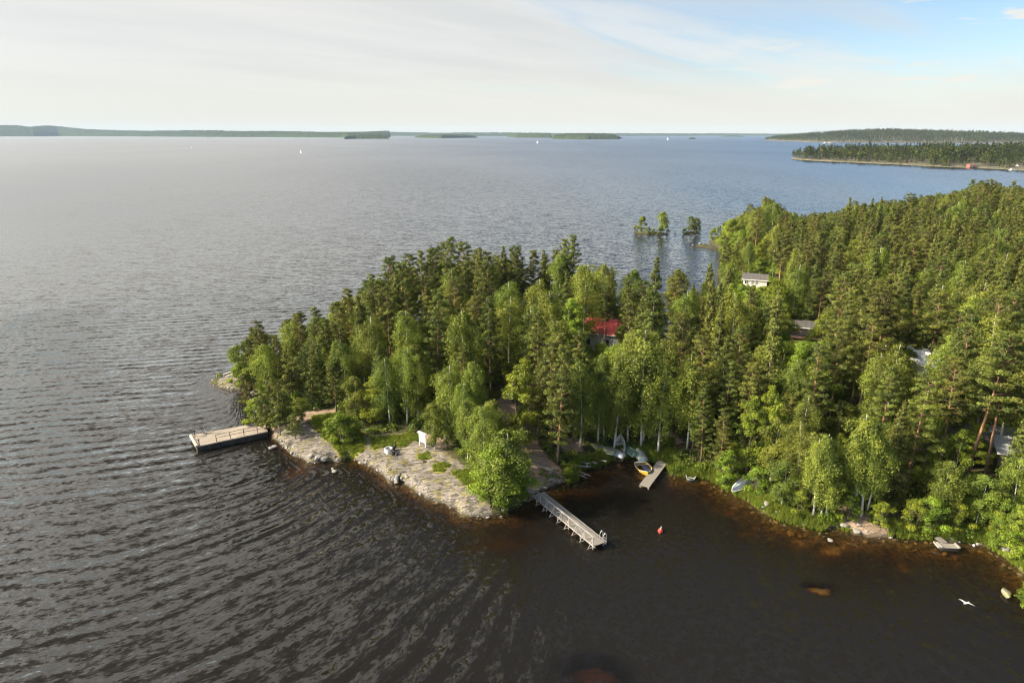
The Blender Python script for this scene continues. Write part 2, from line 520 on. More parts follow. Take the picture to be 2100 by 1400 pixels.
M['red_roof'] = plain('red_metal_roof', (0.56, 0.095, 0.075), (0.44, 0.075, 0.06), 0.55, 2)
M['brown_roof'] = plain('brown_roof_tiles', (0.22, 0.10, 0.08), (0.16, 0.075, 0.06), 0.85, 4)
M['dark_roof'] = plain('dark_felt_roof', (0.13, 0.115, 0.105), (0.085, 0.08, 0.075), 0.9, 3)
M['grey_roof'] = plain('grey_metal_roof', (0.24, 0.26, 0.29), (0.18, 0.195, 0.22), 0.5, 2)
M['log'] = plain('dark_logs', (0.17, 0.145, 0.125), (0.10, 0.085, 0.075), 0.85, 3, stretch=(1, 1, 6))
M['glass'] = plain('window_glass', (0.03, 0.035, 0.04), (0.02, 0.02, 0.025), 0.1, 1, spec=0.8)
M['boat_white'] = plain('white_boat_paint', (0.74, 0.71, 0.60), (0.58, 0.55, 0.46), 0.45, 2)
M['boat_grey'] = plain('grey_green_boat', (0.34, 0.40, 0.36), (0.24, 0.29, 0.27), 0.5, 2)
M['boat_green'] = plain('green_boat', (0.12, 0.22, 0.17), (0.08, 0.15, 0.12), 0.5, 2)
M['boat_blue'] = plain('pale_blue_boat', (0.46, 0.50, 0.52), (0.33, 0.37, 0.40), 0.5, 2)
M['boat_yellow'] = plain('yellow_boat', (0.72, 0.40, 0.03), (0.58, 0.31, 0.025), 0.4, 2)
M['boat_olive'] = plain('olive_boat', (0.30, 0.31, 0.17), (0.2, 0.21, 0.12), 0.5, 2)
M['boat_dark'] = plain('navy_cover', (0.035, 0.045, 0.075), (0.025, 0.03, 0.05), 0.6, 2)
M['black'] = plain('black_rubber', (0.03, 0.03, 0.03), (0.02, 0.02, 0.02), 0.6)
M['buoy'] = plain('red_buoy_plastic', (0.62, 0.06, 0.04), (0.55, 0.05, 0.035), 0.4, 2)
M['board'] = plain('notice_panel', (0.42, 0.42, 0.38), (0.30, 0.32, 0.28), 0.6, 9)
M['sheet'] = plain('faded_notice', (0.30, 0.33, 0.30), (0.45, 0.44, 0.38), 0.7, 14)
M['feather'] = plain('white_feathers', (0.82, 0.82, 0.80), (0.72, 0.72, 0.72), 0.8)
M['beak'] = plain('yellow_beak', (0.6, 0.35, 0.05), None, 0.5)
M['steel'] = plain('galvanised_steel', (0.62, 0.63, 0.62), (0.5, 0.5, 0.5), 0.35, 3, metal=0.6)
M['sail'] = plain('white_sailcloth', (0.85, 0.84, 0.80), (0.78, 0.77, 0.73), 0.8)
M['stone'] = plain('shore_stone', (0.36, 0.33, 0.29), (0.15, 0.14, 0.13), 0.9, 2.2, 0.03)
M['moss_stone'] = plain('mossy_stone', (0.17, 0.16, 0.03), (0.20, 0.19, 0.16), 0.9, 1.2, 0.03)
M['charred'] = plain('charred_wood', (0.035, 0.032, 0.03), (0.06, 0.055, 0.05), 0.9)
M['ring'] = plain('white_washed_ring', (0.70, 0.70, 0.68), (0.55, 0.55, 0.54), 0.8, 3)


def ground_mat():
    m, w = new_mat('ground')
    geo = w.n('ShaderNodeNewGeometry')
    P = geo.outputs['Position']
    rock = attr(w, 'rock'); grass = attr(w, 'grass'); dirt = attr(w, 'dirt')
    z = w.n('ShaderNodeSeparateXYZ', ins={0: P}).outputs[2]
    n1 = w.noise(P, 0.35, 5, 0.6); n2 = w.noise(P, 2.2, 5, 0.65); n3 = w.noise(P, 9.0, 4, 0.7)
    floor = w.mix(w.ramp(n1, 0.35, 0.65), (0.055, 0.060, 0.018), (0.10, 0.075, 0.040))
    floor = w.mix(w.ramp(n2, 0.5, 0.62), floor, (0.075, 0.105, 0.020))
    floor = w.mix(w.ramp(n3, 0.55, 0.75), floor, (0.14, 0.11, 0.07))
    # granite with lichen, dark seams and pale feldspar
    gr = w.mix(w.ramp(n2, 0.35, 0.65), (0.26, 0.222, 0.175), (0.155, 0.135, 0.115))
    gr = w.mix(w.ramp(n3, 0.55, 0.72, 0.0, 0.55), gr, (0.12, 0.105, 0.095))
    gr = w.mix(w.ramp(w.noise(P, 5.0, 3, 0.6, 0.8), 0.60, 0.68, 0, 0.7), gr, (0.40, 0.36, 0.31))
    seam_v = w.n('ShaderNodeMapping', ins={0: P, 'Rotation': (0, 0, R(38)), 'Scale': (0.35, 2.2, 1)}).outputs[0]
    seam = w.noise(seam_v, 0.9, 5.0, 0.6, 0.7)
    crack = w.ramp(w.m('ABSOLUTE', w.m('SUBTRACT', seam, 0.5)), 0.0, 0.03, 1.0, 0.0)
    gr = w.mix(w.m('MULTIPLY', crack, 0.8), gr, (0.07, 0.065, 0.055))
    gr = w.mix(w.ramp(w.noise(P, 0.8, 4, 0.65), 0.53, 0.60, 0, 0.75), gr, (0.20, 0.17, 0.06))
    gc = w.mix(w.ramp(n2, 0.35, 0.65), (0.17, 0.20, 0.025), (0.28, 0.23, 0.055))
    gc = w.mix(w.ramp(n3, 0.5, 0.7, 0, 0.6), gc, (0.10, 0.13, 0.02))
    dc = w.mix(w.ramp(n2, 0.3, 0.7), (0.40, 0.29, 0.20), (0.28, 0.20, 0.14))
    dc = w.mix(w.ramp(n3, 0.58, 0.7, 0, 0.5), dc, (0.17, 0.125, 0.085))
    brk = w.m('MULTIPLY', w.m('SUBTRACT', n2, 0.5), 1.6)
    def soft(a):
        return w.ramp(w.m('ADD', a, brk), 0.35, 0.65)
    c = w.mix(soft(dirt), floor, dc)
    c = w.mix(soft(rock), c, gr)
    c = w.mix(soft(grass), c, gc)
    # wet, algae-dark band at the water line
    wet = w.m('MULTIPLY', w.ramp(w.m('ADD', z, w.m('MULTIPLY', n2, 0.25)), 0.18, 0.42, 1.0, 0.0), 0.7)
    c = w.mix(wet, c, (0.055, 0.048, 0.036))
    bed = w.mix(w.ramp(n2, 0.38, 0.62), (0.27, 0.185, 0.09), (0.13, 0.088, 0.043))
    bed = w.mix(w.ramp(w.noise(P, 1.1, 4, 0.7), 0.48, 0.62), bed, (0.09, 0.06, 0.03))
    bed = w.mix(w.m('MULTIPLY', attr(w, 'mound'), 0.8), bed, (0.46, 0.32, 0.17))
    bed = w.mix(w.m('MULTIPLY', w.ramp(w.m('ADD', z, w.m('MULTIPLY', w.m('SUBTRACT', n2, 0.5), 0.8)), -0.5, -0.15), 0.8), bed, (0.045, 0.038, 0.028))
    c = w.mix(w.ramp(z, -0.12, -0.02, 1.0, 0.0), c, bed)
    b = w.n('ShaderNodeBsdfPrincipled', ins={'Base Color': c, 'Roughness': 0.92})
    b.inputs['Specular IOR Level'].default_value = 0.15
    h = w.m('ADD', w.m('MULTIPLY', n2, 0.10), w.m('MULTIPLY', n3, 0.05))
    h = w.m('SUBTRACT', h, w.m('MULTIPLY', crack, 0.08))
    bp = w.n('ShaderNodeBump', ins={'Height': h, 'Strength': 0.9, 'Distance': 1.0})
    w.link(bp.outputs[0], b.inputs['Normal'])
    finish(w, b.outputs[0])
    return m


M['ground'] = ground_mat()

# ------------------------------------------------------------------ ground sheet (lake bed and land in one)
gx = axis([(-56, -44, 0.5), (-44, 8, 0.22), (8, 62, 0.45), (62, 130, 1.5)], -42000, 42000, 1.25)
gy = axis([(30, 50, 0.8), (50, 62, 0.4), (62, 100, 0.22), (100, 125, 0.6), (125, 300, 1.6)], -8000, 60000, 1.25)
GX, GY = np.meshgrid(gx, gy)
near_m = (GX > -90) & (GX < 520) & (GY > 0) & (GY < 520)
GZ = np.full(GX.shape, -7.0)
GZ[near_m] = height(GX[near_m], GY[near_m])
land_far = sdf(LAND, GX, GY)
GZ = np.where(GX > 419, -7.0, GZ)


def attr_field(polys, soft=0.6):
    a = np.zeros(GX.shape)
    a[near_m] = zone(polys, GX[near_m], GY[near_m], soft)
    return a


mound = np.zeros(GX.shape)
for (mx, my), a, b, dep in MOUNDS:
    mound = np.maximum(mound, np.clip(1.6 - ((GX - mx) / a) ** 2 - ((GY - my) / b) ** 2, 0, 1))
ground = grid_mesh('ground', gx, gy, GZ, M['ground'],
                   {'rock': attr_field(Z_ROCK).ravel(), 'grass': attr_field(Z_GRASS).ravel(), 'dirt': attr_field(Z_DIRT).ravel(), 'mound': mound.ravel()})
tag(ground, 'granite, grass, paths and forest floor of the wooded point and the lake bed below it', kind='structure')


def hz(x, y):
    """terrain height by interpolation"""
    i = int(np.clip(np.searchsorted(gx, x) - 1, 0, len(gx) - 2)); j = int(np.clip(np.searchsorted(gy, y) - 1, 0, len(gy) - 2))
    fx = (x - gx[i]) / (gx[i + 1] - gx[i]); fy = (y - gy[j]) / (gy[j + 1] - gy[j])
    return float((GZ[j, i] * (1 - fx) + GZ[j, i + 1] * fx) * (1 - fy) + (GZ[j + 1, i] * (1 - fx) + GZ[j + 1, i + 1] * fx) * fy)


def at(px, py, up=0.0):
    """a point standing `up` metres above the terrain, seen at px,py"""
    z = 1.0
    for _ in range(8):
        x, y = gp(px, py, z + up)
        z = 0.5 * z + 0.5 * max(hz(x, y), 0.0)
    return x, y, max(hz(x, y), 0.0)


# ------------------------------------------------------------------ waves: arrival time of a swell bending round the point
def wave_field():
    x0, x1, y0, y1, h = -170.0, 130.0, 6.0, 300.0, 1.25
    xs = np.arange(x0, x1, h); ys = np.arange(y0, y1, h)
    X, Y = np.meshgrid(xs, ys)
    land = inside(LAND, X, Y)
    d = -sdf(LAND, X, Y)
    c = 1.0 - 0.24 * np.exp(-np.maximum(d, 0) / 14.0) * np.clip((X + 50) / 25, 0, 1) * np.clip((112 - Y) / 15, 0, 1)
    kx, ky = 0.22, -0.975
    plane = X * kx + Y * ky
    T = np.full(X.shape, 1e6)
    fixed = np.zeros(X.shape, bool)
    fixed[-2:, :] = True; fixed[:, :2] = True
    fixed[-2:, 150:] = False
    T[fixed] = plane[fixed]
    f = h / c
    f[land] = 40.0
    for it in range(620):
        a = np.full(T.shape, 1e6); b = np.full(T.shape, 1e6)
        a[:, 1:] = T[:, :-1]; a[:, :-1] = np.minimum(a[:, :-1], T[:, 1:])
        b[1:, :] = T[:-1, :]; b[:-1, :] = np.minimum(b[:-1, :], T[1:, :])
        mn = np.minimum(a, b)
        dd = np.abs(a - b)
        u = np.where(dd >= f, mn + f, 0.5 * (a + b + np.sqrt(np.maximum(2 * f * f - dd * dd, 0))))
        T = np.where(fixed, T, np.minimum(T, u))
    T = np.minimum(T, 400)
    for _ in range(3):
        Q = T.copy()
        Q[1:-1, 1:-1] = 0.2 * (T[1:-1, 1:-1] + T[:-2, 1:-1] + T[2:, 1:-1] + T[1:-1, :-2] + T[1:-1, 2:])
        T = np.where(land, T, Q)
    return xs, ys, T


wxs, wys, WT = wave_field()
wx = axis([(-60, 58, 0.5), (58, 100, 1.2)], -42000, 42000, 1.16)
wy = axis([(36, 112, 0.5), (112, 300, 1.6)], -8000, 60000, 1.16)
WX, WY = np.meshgrid(wx, wy)


def bil(A, xs, ys, x, y):
    h = xs[1] - xs[0]; k = ys[1] - ys[0]
    fx = np.clip((x - xs[0]) / h, 0, len(xs) - 1.001); fy = np.clip((y - ys[0]) / k, 0, len(ys) - 1.001)
    i = fx.astype(int); j = fy.astype(int); fx = fx - i; fy = fy - j
    return (A[j, i] * (1 - fx) + A[j, i + 1] * fx) * (1 - fy) + (A[j + 1, i] * (1 - fx) + A[j + 1, i + 1] * fx) * fy


inreg = (WX > wxs[0]) & (WX < wxs[-1]) & (WY > wys[0]) & (WY < wys[-1])
edge = np.minimum(np.minimum(WX - wxs[0], wxs[-1] - WX), np.minimum(WY - wys[0], wys[-1] - WY))
wgt = np.clip(edge / 45.0, 0, 1) * inreg
phase = (1 - wgt) * (WX * 0.22 - WY * 0.975) + wgt * bil(WT, wxs, wys, WX, WY)
gyT, gxT = np.gradient(WT, wys[1] - wys[0], wxs[1] - wxs[0])
nrm = np.sqrt(gxT ** 2 + gyT ** 2) + 1e-6
dx = (1 - wgt) * 0.22 + wgt * bil(gxT / nrm, wxs, wys, WX, WY)
dy = (1 - wgt) * -0.975 + wgt * bil(gyT / nrm, wxs, wys, WX, WY)
wdir = np.stack([dx, dy, np.zeros_like(dx)], -1).reshape(-1, 3)
depth = np.full(WX.shape, 7.0)
nm = (WX > -90) & (WX < 430) & (WY > 0) & (WY < 520)
depth[nm] = np.maximum(-height(WX[nm], WY[nm]), 0.0)
# sea state: open lake to the left and beyond, calmer in the lee of the point
lee = np.clip((WX + 34) / 46, 0, 1) * np.clip((112 - WY) / 25, 0, 1)
lee2 = np.exp(-(((WX - 18) / 22) ** 2 + ((WY - 74) / 14) ** 2))
calm = np.clip(1.0 - 0.55 * lee - 0.22 * lee2, 0.3, 1)
behind = np.clip((WX - 20) / 30, 0, 1) * np.exp(-((WY - 180) / 60) ** 2)
calm = calm * (1 - 0.35 * behind)
calm = calm * (1 - 0.6 * np.exp(-((WX + 42) ** 2 + (WY - 104) ** 2) / 140.0))


def water_mat():
    m, w = new_mat('lake_water')
    geo = w.n('ShaderNodeNewGeometry')
    P = geo.outputs['Position']
    s = w.n('ShaderNodeSeparateXYZ', ins={0: P})
    x, y, z = s.outputs
    ph = attr(w, 'phase'); dep = attr(w, 'depth'); calm = attr(w, 'calm')
    D = w.n('ShaderNodeAttribute', attribute_name='wdir').outputs['Vector']
    ds = w.n('ShaderNodeSeparateXYZ', ins={0: D})
    dxx, dyy = ds.outputs[0], ds.outputs[1]
    dist = w.m('SQRT', w.m('ADD', w.m('MULTIPLY', x, x), w.m('MULTIPLY', y, y)))

    def wave(lam, cross, seed, detail=2.0, rough=0.5):
        v = w.xyz(w.m('DIVIDE', ph, lam), w.m('ADD', w.m('DIVIDE', x, cross), seed), w.m('DIVIDE', y, cross))
        return w.noise(v, 1.0, detail, rough, 0.0)
    gust = w.noise(w.xyz(w.m('MULTIPLY', x, 0.004), w.m('MULTIPLY', y, 0.0015), 2.2), 1.0, 4.0, 0.6)
    g = w.ramp(gust, 0.3, 0.72, 0.62, 1.3)
    s1 = w.m('MULTIPLY', w.m('SUBTRACT', wave(1.3, 5.5, 3.3, 2.0), 0.5), 0.70)
    s2 = w.m('MULTIPLY', w.m('SUBTRACT', wave(0.55, 1.5, 7.1, 3.0, 0.62), 0.5), 1.15)
    s3 = w.m('MULTIPLY', w.m('SUBTRACT', wave(0.24, 0.7, 1.7, 3.0, 0.65), 0.5), 1.0)
    wob = w.m('MULTIPLY', w.noise(w.xyz(w.m('DIVIDE', x, 24.0), w.m('DIVIDE', y, 24.0), 9.1), 1.0, 5.0, 0.5), 2.6)
    env = w.ramp(w.noise(w.xyz(w.m('DIVIDE', ph, 6.0), w.m('DIVIDE', x, 30.0), w.m('DIVIDE', y, 30.0)), 1.0, 1.0, 0.5), 0.3, 0.7, 0.25, 1.3)
    sw = w.m('SINE', w.m('MULTIPLY', w.m('ADD', w.m('DIVIDE', ph, 2.3), wob), 2 * math.pi))
    sw = w.m('MULTIPLY', w.m('MULTIPLY', sw, env), w.ramp(dist, 85, 300, 0.19, 0.05))
    s1 = w.m('ADD', s1, sw)
    amp = w.m('MULTIPLY', g, calm)
    amp3 = w.m('MULTIPLY', g, w.m('ADD', w.m('MULTIPLY', calm, 0.4), 0.75))
    far_f = w.ramp(dist, 90, 700, 1.2, 0.9)
    amp = w.m('MULTIPLY', amp, far_f)
    amp3 = w.m('MULTIPLY', amp3, far_f)
    S = w.m('ADD', w.m('MULTIPLY', w.m('ADD', s1, s2), amp), w.m('MULTIPLY', s3, amp3))
    c2 = w.noise(w.xyz(w.m('DIVIDE', x, 0.55), w.m('DIVIDE', y, 0.55), 5.5), 1.0, 2.0, 0.6)
    C = w.m('MULTIPLY', w.m('SUBTRACT', c2, 0.5), w.m('MULTIPLY', amp3, 0.75))
    nx = w.m('ADD', w.m('MULTIPLY', dxx, S), w.m('MULTIPLY', w.m('MULTIPLY', dyy, -1.0), C))
    ny = w.m('ADD', w.m('MULTIPLY', dyy, S), w.m('MULTIPLY', dxx, C))
    N = w.n('ShaderNodeVectorMath', operation='NORMALIZE', ins={0: w.xyz(nx, ny, 1.0)}).outputs[0]
    I = geo.outputs['Incoming']
    dt = w.n('ShaderNodeVectorMath', operation='DOT_PRODUCT', ins={0: N, 1: I}).outputs['Value']
    # wave faces turned away from a low line of sight are hidden behind their crests: only those facing it count
    push = w.m('MULTIPLY', w.m('MAXIMUM', w.m('SUBTRACT', 0.11, dt), 0.0), w.m('SUBTRACT', 1.0, geo.outputs['Backfacing']))
    N = w.n('ShaderNodeVectorMath', operation='NORMALIZE', ins={0: w.n('ShaderNodeVectorMath', operation='MULTIPLY_ADD', ins={0: I, 1: w.xyz(push, push, push), 2: N}).outputs[0]}).outputs[0]
    dt = w.m('ABSOLUTE', w.n('ShaderNodeVectorMath', operation='DOT_PRODUCT', ins={0: N, 1: I}).outputs['Value'])
    fr = w.m('ADD', 0.021, w.m('MULTIPLY', w.m('POWER', w.m('SUBTRACT', 1.0, dt), 5.0), 0.979), clamp=True)
    rough = w.ramp(dist, 60, 1500, 0.035, 0.14)
    gl = w.n('ShaderNodeBsdfGlossy', ins={0: (1, 1, 1, 1), 1: rough, 'Normal': N})
    # brown humic water: light is absorbed with depth
    def ab(k):
        return w.m('POWER', math.e, w.m('MULTIPLY', dep, -k))
    T = w.n('ShaderNodeCombineColor', ins={0: ab(1.05), 1: ab(1.6), 2: ab(2.9)}).outputs[0]
    tr = w.n('ShaderNodeBsdfTransparent', ins={0: T})
    body = w.n('ShaderNodeBsdfDiffuse', ins={0: (0.011, 0.0095, 0.0070, 1)})
    opac = w.m('SUBTRACT', 1.0, ab(0.9))
    under = w.n('ShaderNodeMixShader', ins={0: opac, 1: tr.outputs[0], 2: body.outputs[0]})
    mx = w.n('ShaderNodeMixShader', ins={0: fr, 1: under.outputs[0], 2: gl.outputs[0]})
    finish(w, mx.outputs[0])
    return m


M['water'] = water_mat()
water = grid_mesh('water', wx, wy, np.zeros(WX.shape), M['water'],
                  {'phase': phase.ravel(), 'depth': depth.ravel(), 'calm': calm.ravel(), 'wdir': wdir})
tag(water, 'dark brown lake with wind waves bending round the point', kind='structure')


# ------------------------------------------------------------------ trees
def rot_basis(n, up_bias=0.0):
    """random orthonormal pairs (a, b) spanning leaf planes; up_bias tips the leaf faces skyward"""
    d = rng.normal(size=(n, 3)); d[:, 2] += up_bias * np.sign(d[:, 2] + 1e-6) * 1.0
    d /= np.linalg.norm(d, axis=1)[:, None]
    r = rng.normal(size=(n, 3))
    a = np.cross(d, r); a /= np.linalg.norm(a, axis=1)[:, None]
    b = np.cross(d, a)
    return a, b


def leaves(P, size, aspect=0.6, up=0.8, axis_dir=None, tint=None, nrm=None, loose=0.5):
    n = len(P)
    a, b = rot_basis(n, up)
    if nrm is not None:
        d = nrm / (np.linalg.norm(nrm, axis=1)[:, None] + 1e-6) + loose * rng.normal(size=(n, 3))
        d /= np.linalg.norm(d, axis=1)[:, None]
        r = rng.normal(size=(n, 3)) if axis_dir is None else axis_dir + 0.3 * rng.normal(size=(n, 3))
        b = np.cross(d, r); b /= np.linalg.norm(b, axis=1)[:, None]
        a = np.cross(b, d)
        axis_dir = None
    if axis_dir is not None:
        a = axis_dir + 0.35 * rng.normal(size=(n, 3)); a /= np.linalg.norm(a, axis=1)[:, None]
        r = rng.normal(size=(n, 3)); b = np.cross(a, r); b /= np.linalg.norm(b, axis=1)[:, None]
    s = (size * rng.uniform(0.7, 1.3, n))[:, None]
    a = a * s; b = b * s * aspect
    co = np.stack([P - a, P + b * 0.9 - a * 0.1, P + a, P - b * 0.9 - a * 0.1], 1).reshape(-1, 3)
    F = np.arange(4 * n).reshape(n, 4)
    t = rng.uniform(0, 1, n) if tint is None else np.clip(tint + rng.normal(0, 0.18, n), 0, 1)
    return co, F, np.repeat(t, 4)


def tube(path, rad, sides=6):
    path = np.asarray(path, float); n = len(path)
    rad = np.broadcast_to(rad, (n,))
    tan = np.gradient(path, axis=0); tan /= np.linalg.norm(tan, axis=1)[:, None] + 1e-9
    ref = np.array([1.0, 0.03, 0.02]) if abs(tan[0][0]) < 0.8 else np.array([0.02, 1.0, 0.03])
    u = np.cross(tan, ref); u /= np.linalg.norm(u, axis=1)[:, None] + 1e-9
    v = np.cross(tan, u)
    an = np.arange(sides) * 2 * math.pi / sides
    ring = path[:, None, :] + rad[:, None, None] * (np.cos(an)[None, :, None] * u[:, None, :] + np.sin(an)[None, :, None] * v[:, None, :])
    co = ring.reshape(-1, 3)
    F = []
    for i in range(n - 1):
        for k in range(sides):
            k2 = (k + 1) % sides
            F.append((i * sides + k, i * sides + k2, (i + 1) * sides + k2, (i + 1) * sides + k))
    co = np.concatenate([co, path[:1], path[-1:]])
    for k in range(0, sides, 1):
        k2 = (k + 1) % sides
        F.append((k2, k, len(co) - 2, len(co) - 2))
        F.append(((n - 1) * sides + k, (n - 1) * sides + k2, len(co) - 1, len(co) - 1))
    return co, np.array(F), np.full(len(co), TW[0])


TW = [0.0]          # 0 while a trunk is drawn, 1 while limbs are


def fix_quads(F):
    return F


def join(parts):
    cos, Fs, ts = [], [], []
    off = 0
    for p in parts:
        cos.append(p[0]); Fs.append(p[1] + off); off += len(p[0])
        ts.append(p[2] if len(p) > 2 else np.full(len(p[0]), 0.5))
    return np.concatenate(cos), np.concatenate(Fs), np.concatenate(ts)


def mixed_mesh(name, co, F, mats, attrs=None, smooth=False, data_only=True, midx=None):
    """quads that may degenerate to triangles (last index repeated)"""
    F = np.asarray(F)
    tri = F[:, 2] == F[:, 3]
    me = bpy.data.meshes.new(name)
    me.vertices.add(len(co)); me.vertices.foreach_set('co', np.asarray(co, np.float32).ravel())
    tot = np.where(tri, 3, 4)
    idx = np.concatenate([f[:k] for f, k in zip(F, tot)]) if tri.any() else F.ravel()
    me.loops.add(len(idx)); me.loops.foreach_set('vertex_index', idx.astype(np.int32))
    me.polygons.add(len(F))
    me.polygons.foreach_set('loop_start', np.concatenate([[0], np.cumsum(tot)[:-1]]).astype(np.int32))
    me.polygons.foreach_set('loop_total', tot.astype(np.int32))
    if midx is not None:
        me.polygons.foreach_set('material_index', np.asarray(midx, np.int32))
    if smooth:
        me.polygons.foreach_set('use_smooth', np.ones(len(F), bool))
    me.update(calc_edges=True)
    for m in (mats if isinstance(mats, (list, tuple)) else [mats]):
        me.materials.append(m)
    for an, av in (attrs or {}).items():
        a = me.attributes.new(an, 'FLOAT', 'POINT'); a.data.foreach_set('value', np.asarray(av, np.float32))
    return me


def trunk_path(H, lean=0.03, n=9, top=0.97):
    z = np.linspace(0, H * top, n)
    ph = rng.uniform(0, 6.28, 2); a = H * lean * rng.uniform(0.4, 1, 2)
    x = a[0] * np.sin(z / H * 2.6 + ph[0]) - a[0] * math.sin(ph[0]); y = a[1] * np.sin(z / H * 2.2 + ph[1]) - a[1] * math.sin(ph[1])
    p = np.stack([x, y, z], 1)
    p[0, 2] = -0.5
    return p


def on_path(p, z):
    return np.array([np.interp(z, p[:, 2], p[:, 0]), np.interp(z, p[:, 2], p[:, 1]), z])


LB = 0.82


def birch(H=14.0, w=2.5, low=0.22, n_br=64, dens=1.0, weep=1.0, bare=False, seedless=None):
    p = trunk_path(H, 0.035)
    r = H * 0.0095 * np.linspace(1.25, 0.12, len(p))
    TW[0] = 0.0
    wood = [tube(p, r, 7)]
    TW[0] = 1.0
    fol = []
    for i in range(n_br):
        f = (i + rng.uniform(0, 1)) / n_br
        h = H * (low + (0.95 - low) * f ** 0.9)
        prof = math.sin(math.pi * min(1, (0.16 + 0.84 * (1 - (h / H - low) / (1 - low))) ** 0.8)) ** 0.55 if f < 0.999 else 0.2
        L = w * (0.35 + 0.75 * prof) * rng.uniform(0.65, 1.15)
        if f > 0.85: L *= 0.55
        az = rng.uniform(0, 2 * math.pi)
        o = on_path(p, h)
        m = 7
        s = np.linspace(0, 1, m)
        rise = L * rng.uniform(0.5, 0.95)
        droop = L * (0.5 + 0.7 * weep) * rng.uniform(0.6, 1.2)
        zz = rise * s - droop * s ** 2.4
        rr = L * s ** 0.9
        br = np.stack([o[0] + rr * math.cos(az), o[1] + rr * math.sin(az), o[2] + zz], 1)
        if i % 2 == 0:
            wood.append(tube(br[:6], np.linspace(0.045, 0.012, 6) * H / 14, 3))
        nl = int(215 * dens * (0.5 + L / w * 0.6))
        t = rng.uniform(0.28, 1.0, nl) ** 0.8
        c = np.stack([np.interp(t, s, br[:, k]) for k in range(3)], 1)
        sg = 0.09 + 0.11 * L
        off = rng.normal(0, 1, (nl, 3)) * np.array([sg, sg, sg * 0.6])
        hang = -np.abs(rng.normal(0, 0.55 * weep, nl)) * (t ** 2)
        c = c + off; c[:, 2] += hang
        c[:, 2] = np.maximum(c[:, 2], 0.8)
        tint = np.full(nl, rng.uniform(0.25, 0.75))
        ax_ = on_path(p, min(h, H * .97))
        nv = (c - ax_) * np.array([1, 1, 0.3]); nv /= np.linalg.norm(nv, axis=1)[:, None] + 1e-6
        cl = off / (np.linalg.norm(off, axis=1)[:, None] + 1e-6)
        fol.append(leaves(c, 0.125 * LB, 0.62, 0.5, tint=tint, nrm=nv + 0.7 * cl + np.array([0, 0, 0.35]), loose=0.62))
    return join(wood), join(fol)


def pine(H=15.0, w=2.4, low=0.42, n_br=38, dens=1.0, dead=6):
    p = trunk_path(H, 0.02)
    r = H * 0.0105 * np.linspace(1.2, 0.12, len(p))
    TW[0] = 0.0
    wood = [tube(p, r, 8)]
    TW[0] = 0.75
    fol = []
    for i in range(dead):
        h = H * rng.uniform(0.12, low); o = on_path(p, h); az = rng.uniform(0, 6.28); L = rng.uniform(0.5, 1.4)
        wood.append(tube(np.array([o, o + L * np.array([math.cos(az), math.sin(az), 0.1])]), np.array([0.03, 0.01]), 3))
    for i in range(n_br):
        f = (i + rng.uniform(0, 1)) / n_br
        h = H * (low + (0.985 - low) * f)
        prof = (1 - f) ** 0.72 * (0.62 + 0.38 * min(1, f / 0.2))
        L = w * (0.22 + 0.95 * prof) * rng.uniform(0.6, 1.15)
        az = i * 2.4 + rng.uniform(-0.5, 0.5)
        o = on_path(p, h)
        s = np.linspace(0, 1, 6)
        el = rng.uniform(0.0, 0.35) + 0.5 * f
        curve = 0.25 * L
        br = np.stack([o[0] + L * s * math.cos(az), o[1] + L * s * math.sin(az), o[2] + L * s * el + curve * s ** 2.5 - 0.18 * L * s], 1)
        wood.append(tube(br, np.linspace(0.06, 0.015, 6) * H / 15, 4))
        pads = max(2, int(L * 2.3))
        tintb = rng.uniform(0.2, 0.8)
        for k in range(pads):
            t = rng.uniform(0.35, 1.02) if k else 1.0
            c0 = np.array([np.interp(t, s, br[:, q]) for q in range(3)])
            side = rng.normal(0, 0.28 * L * t, 1)[0]
            c0 = c0 + side * np.array([-math.sin(az), math.cos(az), 0])
            R_ = rng.uniform(0.38, 0.62) * (0.75 + 0.12 * L)
            nl = int(115 * dens * (R_ / 0.5) ** 2)
            q = rng.normal(size=(nl, 3)); q /= np.linalg.norm(q, axis=1)[:, None]
            q = q * (rng.uniform(0.25, 1, nl) ** 0.5)[:, None] * np.array([R_, R_, R_ * 0.42])
            ax = q / (np.linalg.norm(q, axis=1)[:, None] + 1e-6) + np.array([0, 0, 0.9])
            ax /= np.linalg.norm(ax, axis=1)[:, None]
            fol.append(leaves(c0 + q + np.array([0, 0, 0.1]), 0.135 * LB, 0.38, 0.3, axis_dir=ax, tint=np.full(nl, tintb), nrm=q / R_ + np.array([0.35 * math.cos(az), 0.35 * math.sin(az), 0.45]), loose=0.55))
    return join(wood), join(fol)


